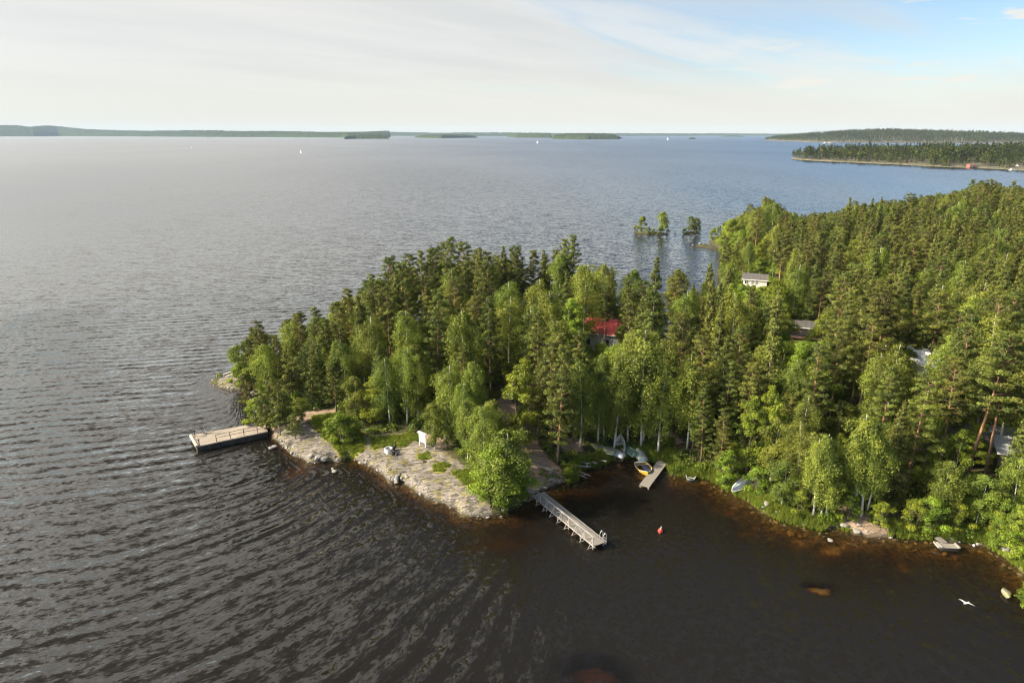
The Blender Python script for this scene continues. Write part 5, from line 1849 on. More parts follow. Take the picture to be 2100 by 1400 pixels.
boat('dark green overturned rowing boat right behind the pale upright boat', 1291, 925, 3.6, 1.4, R(110), M['boat_green'], upturned=True, group='boats in the cove')
boat('grey-green overturned rowing boat pointing down to the water under a birch', 1312, 932, 4.2, 1.45, R(94), M['boat_grey'], upturned=True, group='boats in the cove')
boat('pale blue overturned boat half hidden in reeds left of the upright boat', 1258, 929, 3.6, 1.3, R(130), M['boat_blue'], upturned=True, group='boats in the cove')
boat('olive overturned boat with white rim at the foot of the thin birch', 1234, 923, 3.9, 1.35, R(140), M['boat_olive'], upturned=True, group='boats in the cove')
boat('small dark dinghy with a pale rim at the left corner of the cove', 1192, 958, 2.2, 1.1, R(175), M['boat_dark'], M['boat_dark'], name='dinghy', group='boats in the cove', seats=1, H=.35)
boat('small flat grey punt in the dark inlet of the cove', 1418, 972, 2.6, 1.2, R(70), M['boat_grey'], M['boat_grey'], floating=True, name='punt', group='boats in the cove', seats=1, H=.35)
boat('silver-grey overturned boat lying on the right shore under the alders', 1524, 992, 4.6, 1.5, R(221), M['boat_blue'], upturned=True)
x, y, z = at(1225, 943)
for i, (dx_, dy_, l, r_) in enumerate(((0, 0, 2.6, 2.5), (-.9, -.4, 2.2, 2.2))):
    MBo = MB().box((0, 0, 0.12), (l, 0.34, 0.06), ry=0.06)
    o = MBo.build('loose_plank', M['plank'], None, loc=(x + dx_, y + dy_, z), rz=r_)
    tag(o, ('longer grey loose board sloping to the water left of the olive boat', 'shorter grey loose board at the water left of the olive boat')[i], 'board', 'loose boards in the cove')

# driftwood frame, bench, board
x, y, z = at(1183, 972)
fr_ = thing('wooden_frame', 'silvery old pole frame lying half in the water left of the cove', 'frame', (x, y, z + 0.25), R(-42))
for yy in (-0.35, 0.35):
    MB().tube([(-1.8, yy, 0.1), (0, yy * 1.1, 0.03), (1.8, yy, 0.0)], 0.045, 6).build('pole', M['dead_wood'], fr_)
for xx in (-1.2, 0.1, 1.2):
    MB().tube([(xx, -0.5, 0.1), (xx + .1, 0.5, 0.1)], 0.035, 6).build('crossbar', M['dead_wood'], fr_)
x, y, z = at(1118, 966)
bn = thing('log_bench', 'pale split-log bench on the brown ground by the gravel path', 'bench', (x, y, z), R(-35))
MB().tube([(-1.1, 0, 0.42), (1.1, 0, 0.42)], 0.17, 10).build('seat', M['dead_wood'], bn, smooth=True)
for xx in (-.8, .8):
    MB().box((xx, 0, 0.13), (0.25, 0.4, 0.26)).build('leg', M['beam'], bn)

a = at(861, 912); b = at(873, 916.5)
ang = math.atan2(b[1] - a[1], b[0] - a[0]); wd = max(1.1, math.hypot(b[0] - a[0], b[1] - a[1]))
nb_ = thing('notice_board', 'white wooden notice board with little roof on the granite', 'sign', (a[0], a[1], a[2]), ang, scale=(1, 1, 0.82))
for xx in (0, wd):
    MB().box((xx, 0, 1.1), (0.10, 0.10, 2.2)).build('post', M['white_paint'], nb_)
for zz in (0.75, 1.95):
    MB().box((wd / 2, 0, zz), (wd - .11, 0.06, 0.10)).build('crossbar', M['white_paint'], nb_)
pn = MB().box((wd / 2, 0.0, 1.35), (wd - .15, 0.04, 1.05)).build('panel', M['board'], nb_)
for k, (u_, v_, sw, sh) in enumerate(((0.3, 1.6, .35, .4), (0.75, 1.58, .35, .45), (0.5, 1.1, .6, .35))):
    MB().box((u_ * wd, -0.026, v_), (sw * wd, 0.006, sh)).build('notice_sheet', M['sheet'], pn)
MB().box((wd / 2, -0.13, 2.27), (wd + .35, 0.30, 0.04), rx=R(24)).build('roof_board', M['white_paint'], nb_)
MB().box((wd / 2, 0.14, 2.27), (wd + .35, 0.30, 0.04), rx=R(-24)).build('roof_board', M['white_paint'], nb_)

x, y, z = at(797, 927)
rg = thing('concrete_ring', 'round whitewashed concrete ring standing on the granite', 'well ring', (x, y, z - 0.12))
m = MB()
n = 20
for i in range(n):
    a0_, a1_ = 2 * math.pi * i / n, 2 * math.pi * (i + 1) / n
    for r0, r1, z0_, z1_ in ((.5, .5, 0, .72), (.41, .5, .72, .72), (.41, .41, .72, .3)):
        pass
rad_prof = [(.50, 0.0), (.50, .72), (.42, .72), (.42, .25)]
co = [(r * math.cos(2 * math.pi * i / n), r * math.sin(2 * math.pi * i / n), zz) for (r, zz) in rad_prof for i in range(n)]
F = [(k * n + i, k * n + (i + 1) % n, (k + 1) * n + (i + 1) % n, (k + 1) * n + i) for k in range(3) for i in range(n)]
m.add(co, F); m.build('wall', M['ring'], rg, smooth=False)
m = MB(); m.add([(0.41 * math.cos(2 * math.pi * i / n), 0.41 * math.sin(2 * math.pi * i / n), .45) for i in range(n)], [tuple(range(n))]); m.build('fill', M['charred'], rg)
for i, (px, py, h, r_, lab) in enumerate(((811, 918, .55, .13, 'farthest short charred post behind the white ring'), (808, 923, .6, .15, 'middle short charred post right of the white ring'),
                                         (806, 931, .45, .3, 'wide charred stump nearest the lake beside the white ring'), (814, 933, .4, .22, 'low charred stump rightmost of the four beside the white ring'))):
    x, y, z = at(px, py)
    o = MB().tube([(0, 0, -.1), (0, 0, h * .5), (0.02, 0, h)], np.array([r_, r_ * .92, r_ * .8]), 9).build('charred_stump', M['charred'], None, loc=(x, y, z))
    tag(o, lab, 'stump', 'charred stumps by the white ring')

# buoys, gull
x, y = gp(1354, 1090, 0)
bu = thing('mooring_buoy', 'round red mooring buoy with a white top stem on the dark water', 'buoy', (x, y, 0.12), rot=(0.1, 0.05, 0))
nn_, mm_ = 14, 9
co = [(0.27 * math.sin(math.pi * j / mm_) * math.cos(2 * math.pi * i / nn_), 0.27 * math.sin(math.pi * j / mm_) * math.sin(2 * math.pi * i / nn_), 0.27 * math.cos(math.pi * j / mm_)) for j in range(mm_ + 1) for i in range(nn_)]
F = [(j * nn_ + i, (j + 1) * nn_ + i, (j + 1) * nn_ + (i + 1) % nn_, j * nn_ + (i + 1) % nn_) for j in range(mm_) for i in range(nn_)]
MB().add(co, F).build('float', M['buoy'], bu, smooth=True)
MB().tube([(0, 0, .25), (0.02, 0, .34), (0.03, 0, .56)], np.array([.07, .045, .045]), 8).build('stem', M['boat_white'], bu)
MB().tube([(-.1, -.2, -.12), (-.14, -.30, -.05), (-.16, -.36, -.14)], 0.03, 6).build('rope', M['boat_white'], bu)
x, y = gp(1997, 1118.5, 0)
o = MB().add([(c[0] * .45, c[1] * .45, c[2] * .45) for c in co], F).build('marker_float', M['white_paint'], None, True, loc=(x, y, 0.05))
tag(o, 'tiny white float on the dark water right of the floating platform', 'buoy')


def gull():
    x, y = gp(1981, 1236, 3.0)
    g = thing('gull', 'white gull gliding low over the water at the lower right', 'bird', (x, y, 3.0), rot=(R(10), 0, R(205)))
    m = MB()
    st = [(-.30, .015, .01), (-.22, .035, .0), (-.12, .06, 0), (0, .075, 0), (.10, .07, .0), (.17, .05, .015), (.22, .042, .03), (.27, .03, .03), (.30, .012, .02)]
    m.tube([(a, 0, c) for a, b, c in st], np.array([b for a, b, c in st]), 8)
    body = m.build('body', M['feather'], g, smooth=True)
    MB().tube([(.295, 0, .02), (.345, 0, .01)], np.array([.014, .004]), 5).build('beak', M['beak'], g)
    MB().add([(-.27, -.03, .01), (-.27, .03, .01), (-.40, .07, .0), (-.42, 0, .0), (-.40, -.07, .0), (-.3, 0, .03)], [(0, 1, 2, 3, 4), (0, 5, 1)]).build('tail', M['feather'], g)
    for s in (-1, 1):
        pts = [(.10, .05, .03), (.16, .28, .16), (.06, .48, .13), (-.10, .66, .02), (-.12, .60, .01), (-.04, .42, .10), (.0, .25, .12), (-.08, .05, .03)]
        top = [(a, b * s, c + .012) for a, b, c in pts]; bot = [(a, b * s, c - .008) for a, b, c in pts]
        F_ = [(0, 1, 6, 7), (1, 2, 5, 6), (2, 3, 4, 5)]
        F2 = [tuple(i + 8 for i in f[::-1]) for f in F_] + [(i, (i + 1) % 8, (i + 1) % 8 + 8, i + 8) for i in range(8)]
        MB().add(top + bot, F_ + F2).build('wing', M['feather'], g)


gull()


# ------------------------------------------------------------------ stones
def rock_mesh(seed, sub=2):
    r = np.random.default_rng(seed)
    import bmesh
    bm = bmesh.new(); bmesh.ops.create_icosphere(bm, subdivisions=sub, radius=1.0)
    pl = [(Vector(r.normal(size=3)).normalized(), r.uniform(0.55, 0.9)) for _ in range(9)]
    for v in bm.verts:
        for n_, d_ in pl:
            k = v.co.dot(n_) - d_
            if k > 0: v.co -= n_ * k * 0.9
        v.co += Vector(r.normal(size=3)) * 0.03
    me = bpy.data.meshes.new('stone'); bm.to_mesh(me); bm.free()
    me.materials.append(M['stone'])
    return me


RK = [rock_mesh(i) for i in range(6)]


def stone(px, py, w_, label, group='stones at the water line', h=0.5, mat=None, dz=0.0, name='stone', dd=0.75):
    x, y, z = at(px, py)
    me = RK[random.randrange(6)]
    if mat:
        me = me.copy(); me.materials.clear(); me.materials.append(mat)
    o = bpy.data.objects.new(name, me); col.objects.link(o)
    o.location = (x, y, z + w_ * h * 0.25 + dz); o.scale = (w_ / 2, w_ * dd / 2, w_ * h / 2); o.rotation_euler = (0, 0, random.uniform(0, 3))
    tag(o, label, 'rock', group)


stone(2064, 1221, 1.5, 'mossy yellow-green stone rising from the water near the right edge', h=.55, mat=M['moss_stone'], dd=.5)
stone(2071, 1137, 1.9, 'large pale boulder at the grassy corner on the right edge', h=.7)
stone(1756, 1089, 1.1, 'pale flat stone at the water below the long-stemmed birch', h=.4)
stone(1702, 1108, .8, 'dark stone just breaking the water before the brown bank', h=.3, dz=.05)
stone(686, 968, .9, 'lone dark stone in the water off the granite shore', h=.4, dz=.1)
stone(682, 963, .6, 'smaller lone stone behind the dark one off the granite shore', h=.5, dz=.05)
stone(813, 989, 1.1, 'rounded boulder at the notch in the granite shore', h=.8)
stone(808, 984, .8, 'smaller boulder wedged in the notch of the granite shore', h=.8)
stone(652, 942, 1.4, 'white-streaked boulder left of the two granite outcrops', h=.6)
stone(665, 941, 1.2, 'dark boulder at the foot of the left granite outcrop', h=.6)
stone(636, 938, 1.0, 'grey boulder below the small pines by the pier', h=.6)
stone(556, 921, .8, 'pale stone row in the shallows below the pier, left one', h=.5, dz=.1)
stone(563, 918, .9, 'pale stone in the shallows below the pier, right one', h=.5, dz=.1)
stone(599, 930, .9, 'grey stone at the water right of the shallows by the pier', h=.5)
stone(1550, 984, .9, 'reddish stone right of the overturned silver boat', h=.6)
stone(1548, 995, .8, 'brown stone below the overturned silver boat', h=.6)
stone(1573, 1034, 1.0, 'pale stone in the gap between two grass tufts on the right shore', h=.6)
stone(1565, 1041, .7, 'small stone at the water between two grass tufts on the right shore', h=.5)
stone(1733, 1079, 1.1, 'grey stone below the brown bank on the right shore', h=.5)
stone(1648, 1076, .6, 'whitish stone at the water under the bright shore grass', h=.5)
stone(870, 947, .5, 'small black stone on the open granite', h=.7, mat=M['charred'])
stone(1436, 500, 1.6, 'pale stone at the outer end of the far spit', 'stones off the far spit', h=.5)
stone(1421, 505, 1.3, 'small pale stone alone beyond the far spit', 'stones off the far spit', h=.5, dz=.2)
stone(1385, 478, 1.2, 'low stone between the two islets', 'stones off the far spit', h=.5, dz=.3)
# sloping pale slab at the left tip
q = [gp(448, 783, .3), gp(455, 791, .35), gp(478, 782, .8), (gp(494, 774, 1.1)), gp(491, 757, 1.2), gp(462, 766, .7)]
cc = (sum(p[0] for p in q) / 6, sum(p[1] for p in q) / 6)
zt = [.25, .3, .75, 1.05, 1.2, .7]
m = MB()
m.add([(p[0] - cc[0], p[1] - cc[1], z_) for p, z_ in zip(q, zt)] + [(p[0] - cc[0], p[1] - cc[1], -1.2) for p in q],
      [tuple(range(6)), tuple(range(6, 12))[::-1]] + [(i, i + 6, (i + 1) % 6 + 6, (i + 1) % 6) for i in range(6)])
o = m.build('tilted_slab', M['slab'], None, loc=(cc[0], cc[1], 0))
tag(o, 'big pale tilted slab sloping into the lake at the left tip of the point', 'slab')
e0, e1 = Vector((*gp(458, 768, .85), .80)), Vector((*gp(491, 756, 1.3), 1.32))
o = MB().bar(e0, e1, .3, .22).build('kerb_beam', M['pale_concrete']); tag(o, 'bright concrete beam along the far edge of the tilted slab', 'beam')

# many small stones along the water line: nobody could count them
pts, ro, scl, ix = [], [], [], []
cand = rng.uniform(0, 1, (60000, 2)); cxs = -52 + cand[:, 0] * 112; cys = 50 + cand[:, 1] * 62
ds_ = sdf(LAND, cxs, cys)
rk_ = zone(Z_ROCK, cxs, cys, 1.0)
sel = (np.abs(ds_ + 0.1) < 0.55 + 0.5 * rng.uniform(0, 1, len(ds_))) & (rng.uniform(0, 1, len(ds_)) < 0.22 + 0.3 * rk_)
for x, y in zip(cxs[sel], cys[sel]):
    z = hz(x, y)
    if z < -0.6: continue
    s = rng.uniform(0.08, 0.34) * rng.uniform(0.6, 1.1)
    pts.append((x, y, z + s * .15)); ro.append((rng.uniform(-.3, .3), rng.uniform(-.3, .3), rng.uniform(0, 6.28))); scl.append((s, s * rng.uniform(.6, 1), s * rng.uniform(.35, .7))); ix.append(int(rng.integers(0, 4)))
gn_scatter('shore_rubble', 'grey cobbles and broken rock along the water line', 'stones', pts, ro, scl, [rock_mesh(20 + i, 1) for i in range(4)], ix)


# ------------------------------------------------------------------ grass, reeds, undergrowth
def tuft(nb, h, spread, width):
    cs, Fs, ts = [], [], []
    for i in range(nb):
        az = rng.uniform(0, 6.28); r0 = spread * math.sqrt(rng.uniform(0, 1)); hh = h * rng.uniform(.6, 1.15); bend = rng.uniform(.1, .5) * hh
        b = np.array([r0 * math.cos(az), r0 * math.sin(az), -0.03]); a2 = rng.uniform(0, 6.28)
        s_ = np.array([-math.sin(a2), math.cos(a2), 0]) * width; o_ = np.array([math.cos(a2), math.sin(a2), 0]) * bend
        mid = b + o_ * .35 + [0, 0, hh * .6]; tip = b + o_ + [0, 0, hh]
        k = len(cs) * 0 + sum(len(c) for c in cs)
        cs.append(np.array([b - s_, b + s_, mid + s_ * .8, mid - s_ * .8, tip + s_ * .15, tip - s_ * .15])); Fs += [(k, k + 1, k + 2, k + 3), (k + 3, k + 2, k + 4, k + 5)]
        ts += [rng.uniform(0, 1)] * 6
    return mixed_mesh('tuft', np.concatenate(cs), np.array(Fs), M['grass'], {'tint': np.array(ts)})


def clump(n, r_, h, mat, size=.12):
    q = rng.normal(size=(n, 3)); q /= np.linalg.norm(q, axis=1)[:, None]
    q = q * (rng.uniform(.2, 1, n) ** .5)[:, None] * np.array([r_, r_, h]); q[:, 2] = np.abs(q[:, 2]) + .05
    co, F, t = leaves(q, size, .6, .9)
    return mixed_mesh('clump', co, F, mat, {'tint': t})


TUFT = [tuft(34, .42, .22, .022), tuft(30, .6, .2, .02), tuft(26, .3, .25, .02)]
N_ = 330000
gxx = rng.uniform(-40, 64, N_); gyy = rng.uniform(50, 112, N_)
nr_ = np.abs(sdf(LAND, gxx, gyy) - 1.0) < 1.3
ig_ = np.zeros(N_, bool)
for P_ in Z_GRASS:
    ig_ |= inside(P_, gxx, gyy)
kp_ = (nr_ & (gxx > 2)) | ig_
gxx = gxx[kp_]; gyy = gyy[kp_]; N_ = len(gxx)
gz_ = zone(Z_GRASS, gxx, gyy, .8)
sd2 = sdf(LAND, gxx, gyy); rk2 = np.maximum(zone(Z_ROCK, gxx, gyy, .8), zone(Z_DIRT, gxx, gyy, .8))
pts, ro, scl, ix = [], [], [], []
for i in range(N_):
    x, y = gxx[i], gyy[i]
    if sd2[i] < -0.15: continue
    shore = sd2[i] < 1.5 and x > 2 and y < 110 and rk2[i] < .5
    pr_ = max(0.55 * gz_[i], 0.6 if shore else 0)
    if rk2[i] > .5 and gz_[i] < .3: pr_ = 0.02
    if rng.uniform() > pr_: continue
    s = rng.uniform(.7, 1.2) * (.75 if x < 2 else 1.0)
    pts.append((x, y, hz(x, y))); ro.append((0, 0, rng.uniform(0, 6.28))); scl.append((s, s, s)); ix.append(int(rng.integers(0, 2)) if (shore and x > 2) else (2 if rng.uniform() < .6 else 0))
gn_scatter('shore_grass', 'bright grass and sedge along the shore and in the hollows of the rock', 'grass', pts, ro, scl, TUFT, ix)
print('grass', len(pts))
UN = [clump(70, .55, .5, M['fern']), clump(90, .7, .8, M['fern']), clump(60, .45, .45, M['broad_leaf'], .1), clump(110, .6, 1.2, M['broad_leaf'], .12)]
N_ = 26000
gxx = rng.uniform(-50, 110, N_); gyy = rng.uniform(52, 215, N_)
sd2 = sdf(LAND, gxx, gyy); ck = zone(Z_ROCK + Z_DIRT + Z_GRASS, gxx, gyy, .8)
pts, ro, scl, ix = [], [], [], []
for i in range(N_):
    x, y = gxx[i], gyy[i]
    if sd2[i] < .25 or ck[i] > .4: continue
    px, _ = proj(x, y, 1)
    if px > 2250: continue
    if rng.uniform() > (.75 if sd2[i] < 12 else .4): continue
    s = rng.uniform(.6, 1.5)
    pts.append((x, y, hz(x, y))); ro.append((0, 0, rng.uniform(0, 6.28))); scl.append((s, s, s * rng.uniform(.8, 1.2))); ix.append(int(rng.integers(0, 4)))
gn_scatter('undergrowth', 'ferns, bilberry and saplings covering the forest floor', 'undergrowth', pts, ro, scl, UN, ix)
print('undergrowth', len(pts))


# ------------------------------------------------------------------ buildings
def house(name, label, px, py, w_, d_, h_, rz, wall, roof, pitch=28, over=0.4, zb=None, windows=(), doors=(), chimney=False, cat='house', group=None, logs=False):
    x, y, z = at(px, py) if zb is None else (*gp(px, py, zb), zb)
    t = thing(name, label, cat, (x, y, z), rz, group)
    rh = math.tan(R(pitch)) * d_ / 2
    m = MB()
    hw, hd = w_ / 2, d_ / 2
    co = [(-hw, -hd, -.5), (hw, -hd, -.5), (hw, hd, -.5), (-hw, hd, -.5), (-hw, -hd, h_), (hw, -hd, h_), (hw, hd, h_), (-hw, hd, h_), (-hw, 0, h_ + rh), (hw, 0, h_ + rh)]
    m.add(co, [(0, 1, 5, 4), (2, 3, 7, 6), (1, 2, 6, 9, 5), (3, 0, 4, 8, 7)])
    m.build('wall', wall, t)
    sl_ = math.hypot(d_ / 2 + over, math.tan(R(pitch)) * (d_ / 2 + over))
    for s in (-1, 1):
        yc = s * (d_ / 2 + over) / 2; zc = h_ + rh - math.tan(R(pitch)) * (d_ / 2 + over) / 2 + .07
        rp = MB().box((0, yc, zc), (w_ + 2 * over, sl_, .10), rx=-s * R(pitch)).build('roof', roof, t)
        if s == -1:
            for k in range(int(w_ / 0.9)):
                MB().box((-w_ / 2 + .5 + k * .9, yc, zc + .07), (.05, sl_ * .98, .05), rx=-s * R(pitch)).build('roof_seam', roof, rp)
    for s in (-1, 1):
        MB().bar((-hw - over, s * (hd + over), h_ + rh - math.tan(R(pitch)) * (hd + over) + .0), (hw + over, s * (hd + over), h_ + rh - math.tan(R(pitch)) * (hd + over) + .0), .06, .16).build('eaves_board', M['white_paint'], t)
    for (u, zc, ww, wh, face) in windows:
        if face == 'f':
            f = MB().box((u, -hd - .03, zc), (ww + .16, .06, wh + .16)).build('window', M['white_paint'], t)
            MB().box((u, -hd - .065, zc), (ww, .02, wh)).build('pane', M['glass'], f)
            MB().box((u, -hd - .08, zc), (.06, .02, wh)).build('mullion', M['white_paint'], f)
        else:
            s = -1 if face == 'l' else 1
            f = MB().box((s * (hw + .03), u, zc), (.06, ww + .16, wh + .16)).build('window', M['white_paint'], t)
            MB().box((s * (hw + .065), u, zc), (.02, ww, wh)).build('pane', M['glass'], f)
    for (u, ww, wh) in doors:
        dr = MB().box((u, -hd - .03, wh / 2 + .1), (ww, .07, wh)).build('door', M['black'] if logs else M['white_paint'], t)
        MB().box((u + ww * .38, -hd - .09, wh / 2 + .05), (.05, .05, .16)).build('handle', M['steel'], dr)
    if chimney:
        c = MB().box((w_ * .15, d_ * .1, h_ + rh + .35), (.6, .6, 1.5)).build('chimney', M['red_paint'], t)
        MB().box((w_ * .15, d_ * .1, h_ + rh + 1.14), (.72, .72, .1)).build('chimney_cap', M['grey_roof'], c)
    if logs:
        for k in range(int(h_ / .28)):
            MB().tube([(-hw - .15, -hd - .02, .14 + .28 * k), (hw + .15, -hd - .02, .14 + .28 * k)], .12, 6).build('log', M['log'], t)
            MB().tube([(-hw - .02, -hd - .15, .14 + .28 * k), (-hw - .02, hd + .15, .14 + .28 * k)], .12, 6).build('log', M['log'], t)
    return t


house('red_roofed_house', 'cream house with a bright red metal roof in the middle of the point', 1236, 708, 8.0, 7.5, 3.4, R(-18), M['cream_paint'], M['red_roof'], 24,
      windows=((-2.2, 1.7, 1.1, 1.2, 'f'), (1.2, 1.7, 1.1, 1.2, 'f'), (0, 1.8, 1.2, 1.2, 'l')), doors=((3.0, .95, 2.1),), chimney=True, group='houses of the point')
house('brown_roofed_house', 'low house with a dull red-brown roof right behind the red metal roof', 1236, 672, 9.0, 7.0, 3.2, R(-18), M['cream_paint'], M['brown_roof'], 24,
      windows=((-2.2, 1.7, 1.1, 1.2, 'f'), (0, 1.8, 1.2, 1.2, 'l')), chimney=True, group='houses of the point')
house('garden_shed', 'small shed with a flat grey roof between red-roofed house and big spruce', 1377, 712, 3.6, 3.0, 2.3, R(10), M['log'], M['grey_roof'], 14, doors=((.3, .8, 1.9),), cat='shed')
house('white_cottage', 'white cottage with a dark roof on the shore of the inner bay', 1548, 587, 5.8, 4.4, 2.3, R(-22), M['cream_paint'], M['dark_roof'], 24,
      windows=((-.6, 1.5, .5, 1.1, 'f'), (.4, 1.5, .5, 1.1, 'f'), (-2.1, 1.4, .7, .9, 'f'), (0, 1.4, 1.0, .9, 'r')), chimney=False, cat='cottage')
house('log_cabin', 'dark weathered log cabin with a black doorway in a gap of the forest', 1650, 690, 4.8, 3.8, 2.4, R(-20), M['log'], M['dark_roof'], 20, doors=((-.2, .9, 2.0),),
      windows=((1.7, 1.5, .7, .8, 'f'),), logs=True, cat='cabin')
dk = thing('cabin_terrace', 'sunlit reddish plank terrace below the dark log cabin', 'terrace', (*at(1654, 696)[:2], at(1654, 696)[2] + .35), R(-20))
tp = MB().box((0, 0, 0), (6.0, .26, .05)).build('plank', M['terrace'] if 'terrace' in M else plain('terrace_planks', (0.50, 0.27, 0.17), (0.38, 0.20, 0.13), .85, 3), dk, loc=(0, -.9, 0))
child_copies('plank', tp.data, dk, [(0, -.9 + .3 * k, 0) for k in range(1, 7)])
for xx in (-2.7, 0, 2.7):
    MB().box((xx, 0, -.4), (.15, 1.9, .7)).build('support', M['beam'], dk)
house('white_roofed_cottage', 'cottage with a glaring white roof between the big birch and the pines', 1905, 772, 6.5, 6.0, 2.8, R(-30), M['white_paint'], M['white_paint'], 30,
      windows=((0, 1.5, 1.0, 1.0, 'f'), (0, 1.5, 1.0, 1.0, 'l')), cat='cottage')
house('grey_roofed_cottage', 'cottage with a blue-grey metal roof behind the leaning orange pine', 1980, 925, 8.5, 5.5, 2.5, R(-14), M['log'], M['grey_roof'], 22, windows=((-1, 1.4, 1, .9, 'f'),), cat='cottage')
house('pale_roofed_outbuilding', 'outbuilding with a pale grey roof at the right edge behind the pines', 2088, 950, 6.0, 5.0, 2.3, R(-18), M['log'], plain('pale_sheet_roof', (.45, .46, .47), (.34, .35, .36), .6, 2), 20, cat='shed')
# across the bay
for nm, lb, px, py, w_, rz, wl, rf in (('red_cottage', 'red cottage alone at the water on the peninsula across the bay', 1856, 335.0, 8, -10, 'red_paint', 'brown_roof'),
                                       ('shore_cottage', 'small pinkish cottage farther right on the peninsula across the bay', 1990, 343.2, 6.5, 5, 'red_paint', 'brown_roof'),
                                       ('low_cottage', 'pale low cottage on the lawn at the right end of the peninsula', 2092, 345, 9, 5, 'cream_paint', 'dark_roof')):
    house(nm, lb, px, py, w_, 6, 2.8, R(rz), M[wl], M[rf], 28, zb=0.9, windows=((-2, 1.5, 1.2, 1.2, 'f'), (1.5, 1.5, 1.2, 1.2, 'f')), doors=((-.3, .9, 2.0),), cat='cottage', group='cottages across the bay')


# ------------------------------------------------------------------ boats far out
def sailboat(label, px, py, h_, rz):
    x, y = gp(px, py, 0)
    t = thing('sailing_boat', label, 'sailboat', (x, y, -.1), rz, 'white sailing boats far out')
    rings = hull_parts(h_ * .75, h_ * .24, h_ * .09)
    co = [p for r in rings for p in r]; nn = len(rings[0])
    F = [(i * nn + k, (i + 1) * nn + k, (i + 1) * nn + k + 1, i * nn + k + 1) for i in range(len(rings) - 1) for k in range(nn - 1)]
    MB().add(co, F + [tuple(range(nn))]).build('hull', M['white_paint'], t, True)
    MB().box((-h_ * .02, 0, h_ * .09), (h_ * .45, h_ * .16, h_ * .035)).build('deck', M['boat_white'], t)
    MB().tube([(0, 0, 0), (0, 0, h_)], np.array([.08, .05]), 6).build('mast', M['steel'], t)
    for nm, pts in (('main_sail', [(-.15, 0, h_ * .13), (-h_ * .34, h_ * .05, h_ * .14), (-.12, .02, h_ * .97)]), ('fore_sail', [(.15, 0, h_ * .85), (h_ * .34, 0, h_ * .12), (.1, h_ * .05, h_ * .12)])):
        co = []
        for k in range(6):
            f = k / 5; a = Vector(pts[1]).lerp(Vector(pts[2] if nm == 'main_sail' else pts[0]), f); b = Vector(pts[0] if nm == 'main_sail' else pts[2]).lerp(Vector(pts[2] if nm == 'main_sail' else pts[0]), f)
            mid = (a + b) / 2 + Vector((0, h_ * .035 * (1 - f), 0))
            co += [a, mid, b]
        F = [(3 * k + j, 3 * k + j + 1, 3 * k + j + 4, 3 * k + j + 3) for k in range(5) for j in range(2)]
        c2 = [(c.x, c.y + .02, c.z) for c in co]
        MB().add([tuple(c) for c in co] + c2, F + [tuple(i + 18 for i in f[::-1]) for f in F]).build(nm, M['sail'], t)


sailboat('nearest white sailing boat on the open lake on the left', 617, 314, 8, R(-50))
sailboat('small white sailing boat farthest left on the lake', 393, 304, 7.5, R(-60))
sailboat('white sailing boat left of the long island in the middle', 1102, 294, 12, R(-55))
sailboat('farthest white sailing boat near the tiny islet on the horizon', 1369, 287, 16, R(-50))


def motorboat(label, px, py, L, rz, zb=0.0, group='white motor boats across the bay'):
    x, y = gp(px, py, 0)
    t = thing('motor_boat', label, 'boat', (x, y, -.15), rz, group)
    rings = hull_parts(L, L * .32, L * .13, transom=.9)
    co = [p for r in rings for p in r]; nn = len(rings[0])
    F = [(i * nn + k, (i + 1) * nn + k, (i + 1) * nn + k + 1, i * nn + k + 1) for i in range(len(rings) - 1) for k in range(nn - 1)]
    MB().add(co, F + [tuple(range(nn))]).build('hull', M['white_paint'], t, True)
    MB().box((0, 0, L * .13), (L * .8, L * .24, L * .02)).build('deck', M['boat_white'], t)
    c = MB().box((L * .02, 0, L * .2), (L * .38, L * .2, L * .13)).build('cabin', M['white_paint'], t)
    MB().box((L * .02, 0, L * .215), (L * .3, L * .21, L * .05)).build('window', M['glass'], c)


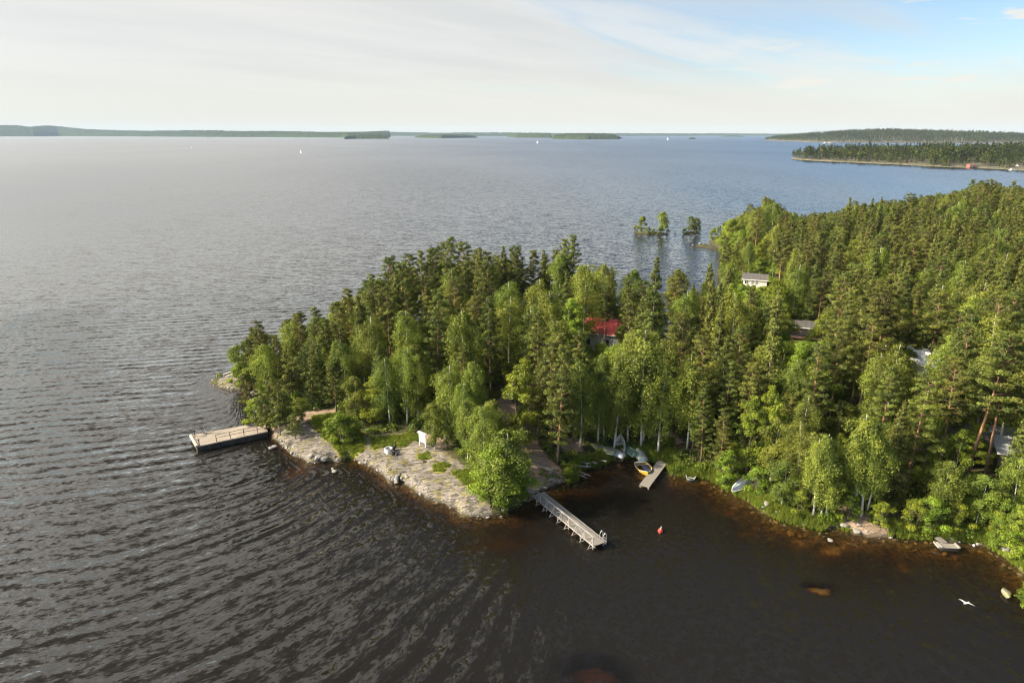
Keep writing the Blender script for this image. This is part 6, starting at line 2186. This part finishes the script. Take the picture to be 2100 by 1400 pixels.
motorboat('larger white motor boat at the quay of the peninsula at the right', 2062, 346, 13, R(8))
motorboat('white motor boat under way in front of the peninsula quay', 2076, 350.5, 9, R(185))
motorboat('left of two tiny white boats under the large wooded island', 1693, 295, 22, R(5))
motorboat('right of two tiny white boats under the large wooded island', 1701, 295, 22, R(-5))
motorboat('tiny white motor boat near the left far shore', 424, 284, 30, R(0))
for lb, p0, p1 in (('low stone quay beside the red cottage across the bay', (1836, 334.5), (1848, 335.2)), ('narrow jetty at the quay with the white motor boat', (2040, 345), (2058, 346.2))):
    a, b = gp(*p0, .5), gp(*p1, .5)
    o = MB().bar((0, 0, 0), (b[0] - a[0], b[1] - a[1], 0), 2.5, .9).build('quay', M['pale_concrete'], None, loc=(a[0], a[1], .3))
    tag(o, lb, 'quay', 'quays across the bay')
# dead snag on the right
x, y, z = at(1622, 905)
sn = thing('dead_tree', 'grey leafless snag standing between the two leafy alders on the right', 'tree', (x, y, z))
MB().tube(trunk_path(10.5, .03), np.linspace(.11, .02, 9), 6).build('trunk', M['dead_wood'], sn)
for i in range(12):
    h = 3 + i * .6; a = i * 2.4; l = 1.3 - i * .08
    MB().tube([(0, 0, h), (l * .6 * math.cos(a), l * .6 * math.sin(a), h + .3), (l * math.cos(a), l * math.sin(a), h + .8)], np.array([.03, .02, .008]), 4).build('branch', M['dead_wood'], sn)

# ------------------------------------------------------------------ stones lying on the lake bed in the shallows
M['bed_stone'] = plain('bed_stone', (0.46, 0.34, 0.19), (0.26, 0.18, 0.09), 0.9, 1.5)
N_ = 9000
bx = rng.uniform(-30, 62, N_); by_ = rng.uniform(46, 92, N_)
db = sdf(LAND, bx, by_)
pts, ro, scl, ix = [], [], [], []
cl_ = fbm(bx, by_, 0.22, 2, 91)
for i in range(N_):
    if not (-9.5 < db[i] < -0.3): continue
    if rng.uniform() > (0.30 if bx[i] > 20 else 0.10) * (1.6 if cl_[i] > 0.05 else 0.25): continue
    z = hz(bx[i], by_[i])
    if z < -1.5: continue
    s_ = rng.uniform(.12, .42) * (1 + (rng.uniform() < .08) * 1.0)
    s_ = min(s_, abs(z) / .75)
    pts.append((bx[i], by_[i], z + s_ * .1)); ro.append((0, 0, rng.uniform(0, 6.28))); scl.append((s_, s_ * rng.uniform(.6, 1), s_ * .5)); ix.append(int(rng.integers(0, 3)))
BS = [rock_mesh(40 + i, 1) for i in range(3)]
for m_ in BS:
    m_.materials.clear(); m_.materials.append(M['bed_stone'])
gn_scatter('bed_stones', 'brown stones seen through the shallow water along the shore', 'stones', pts, ro, scl, BS, ix)
print('bed stones', len(pts))
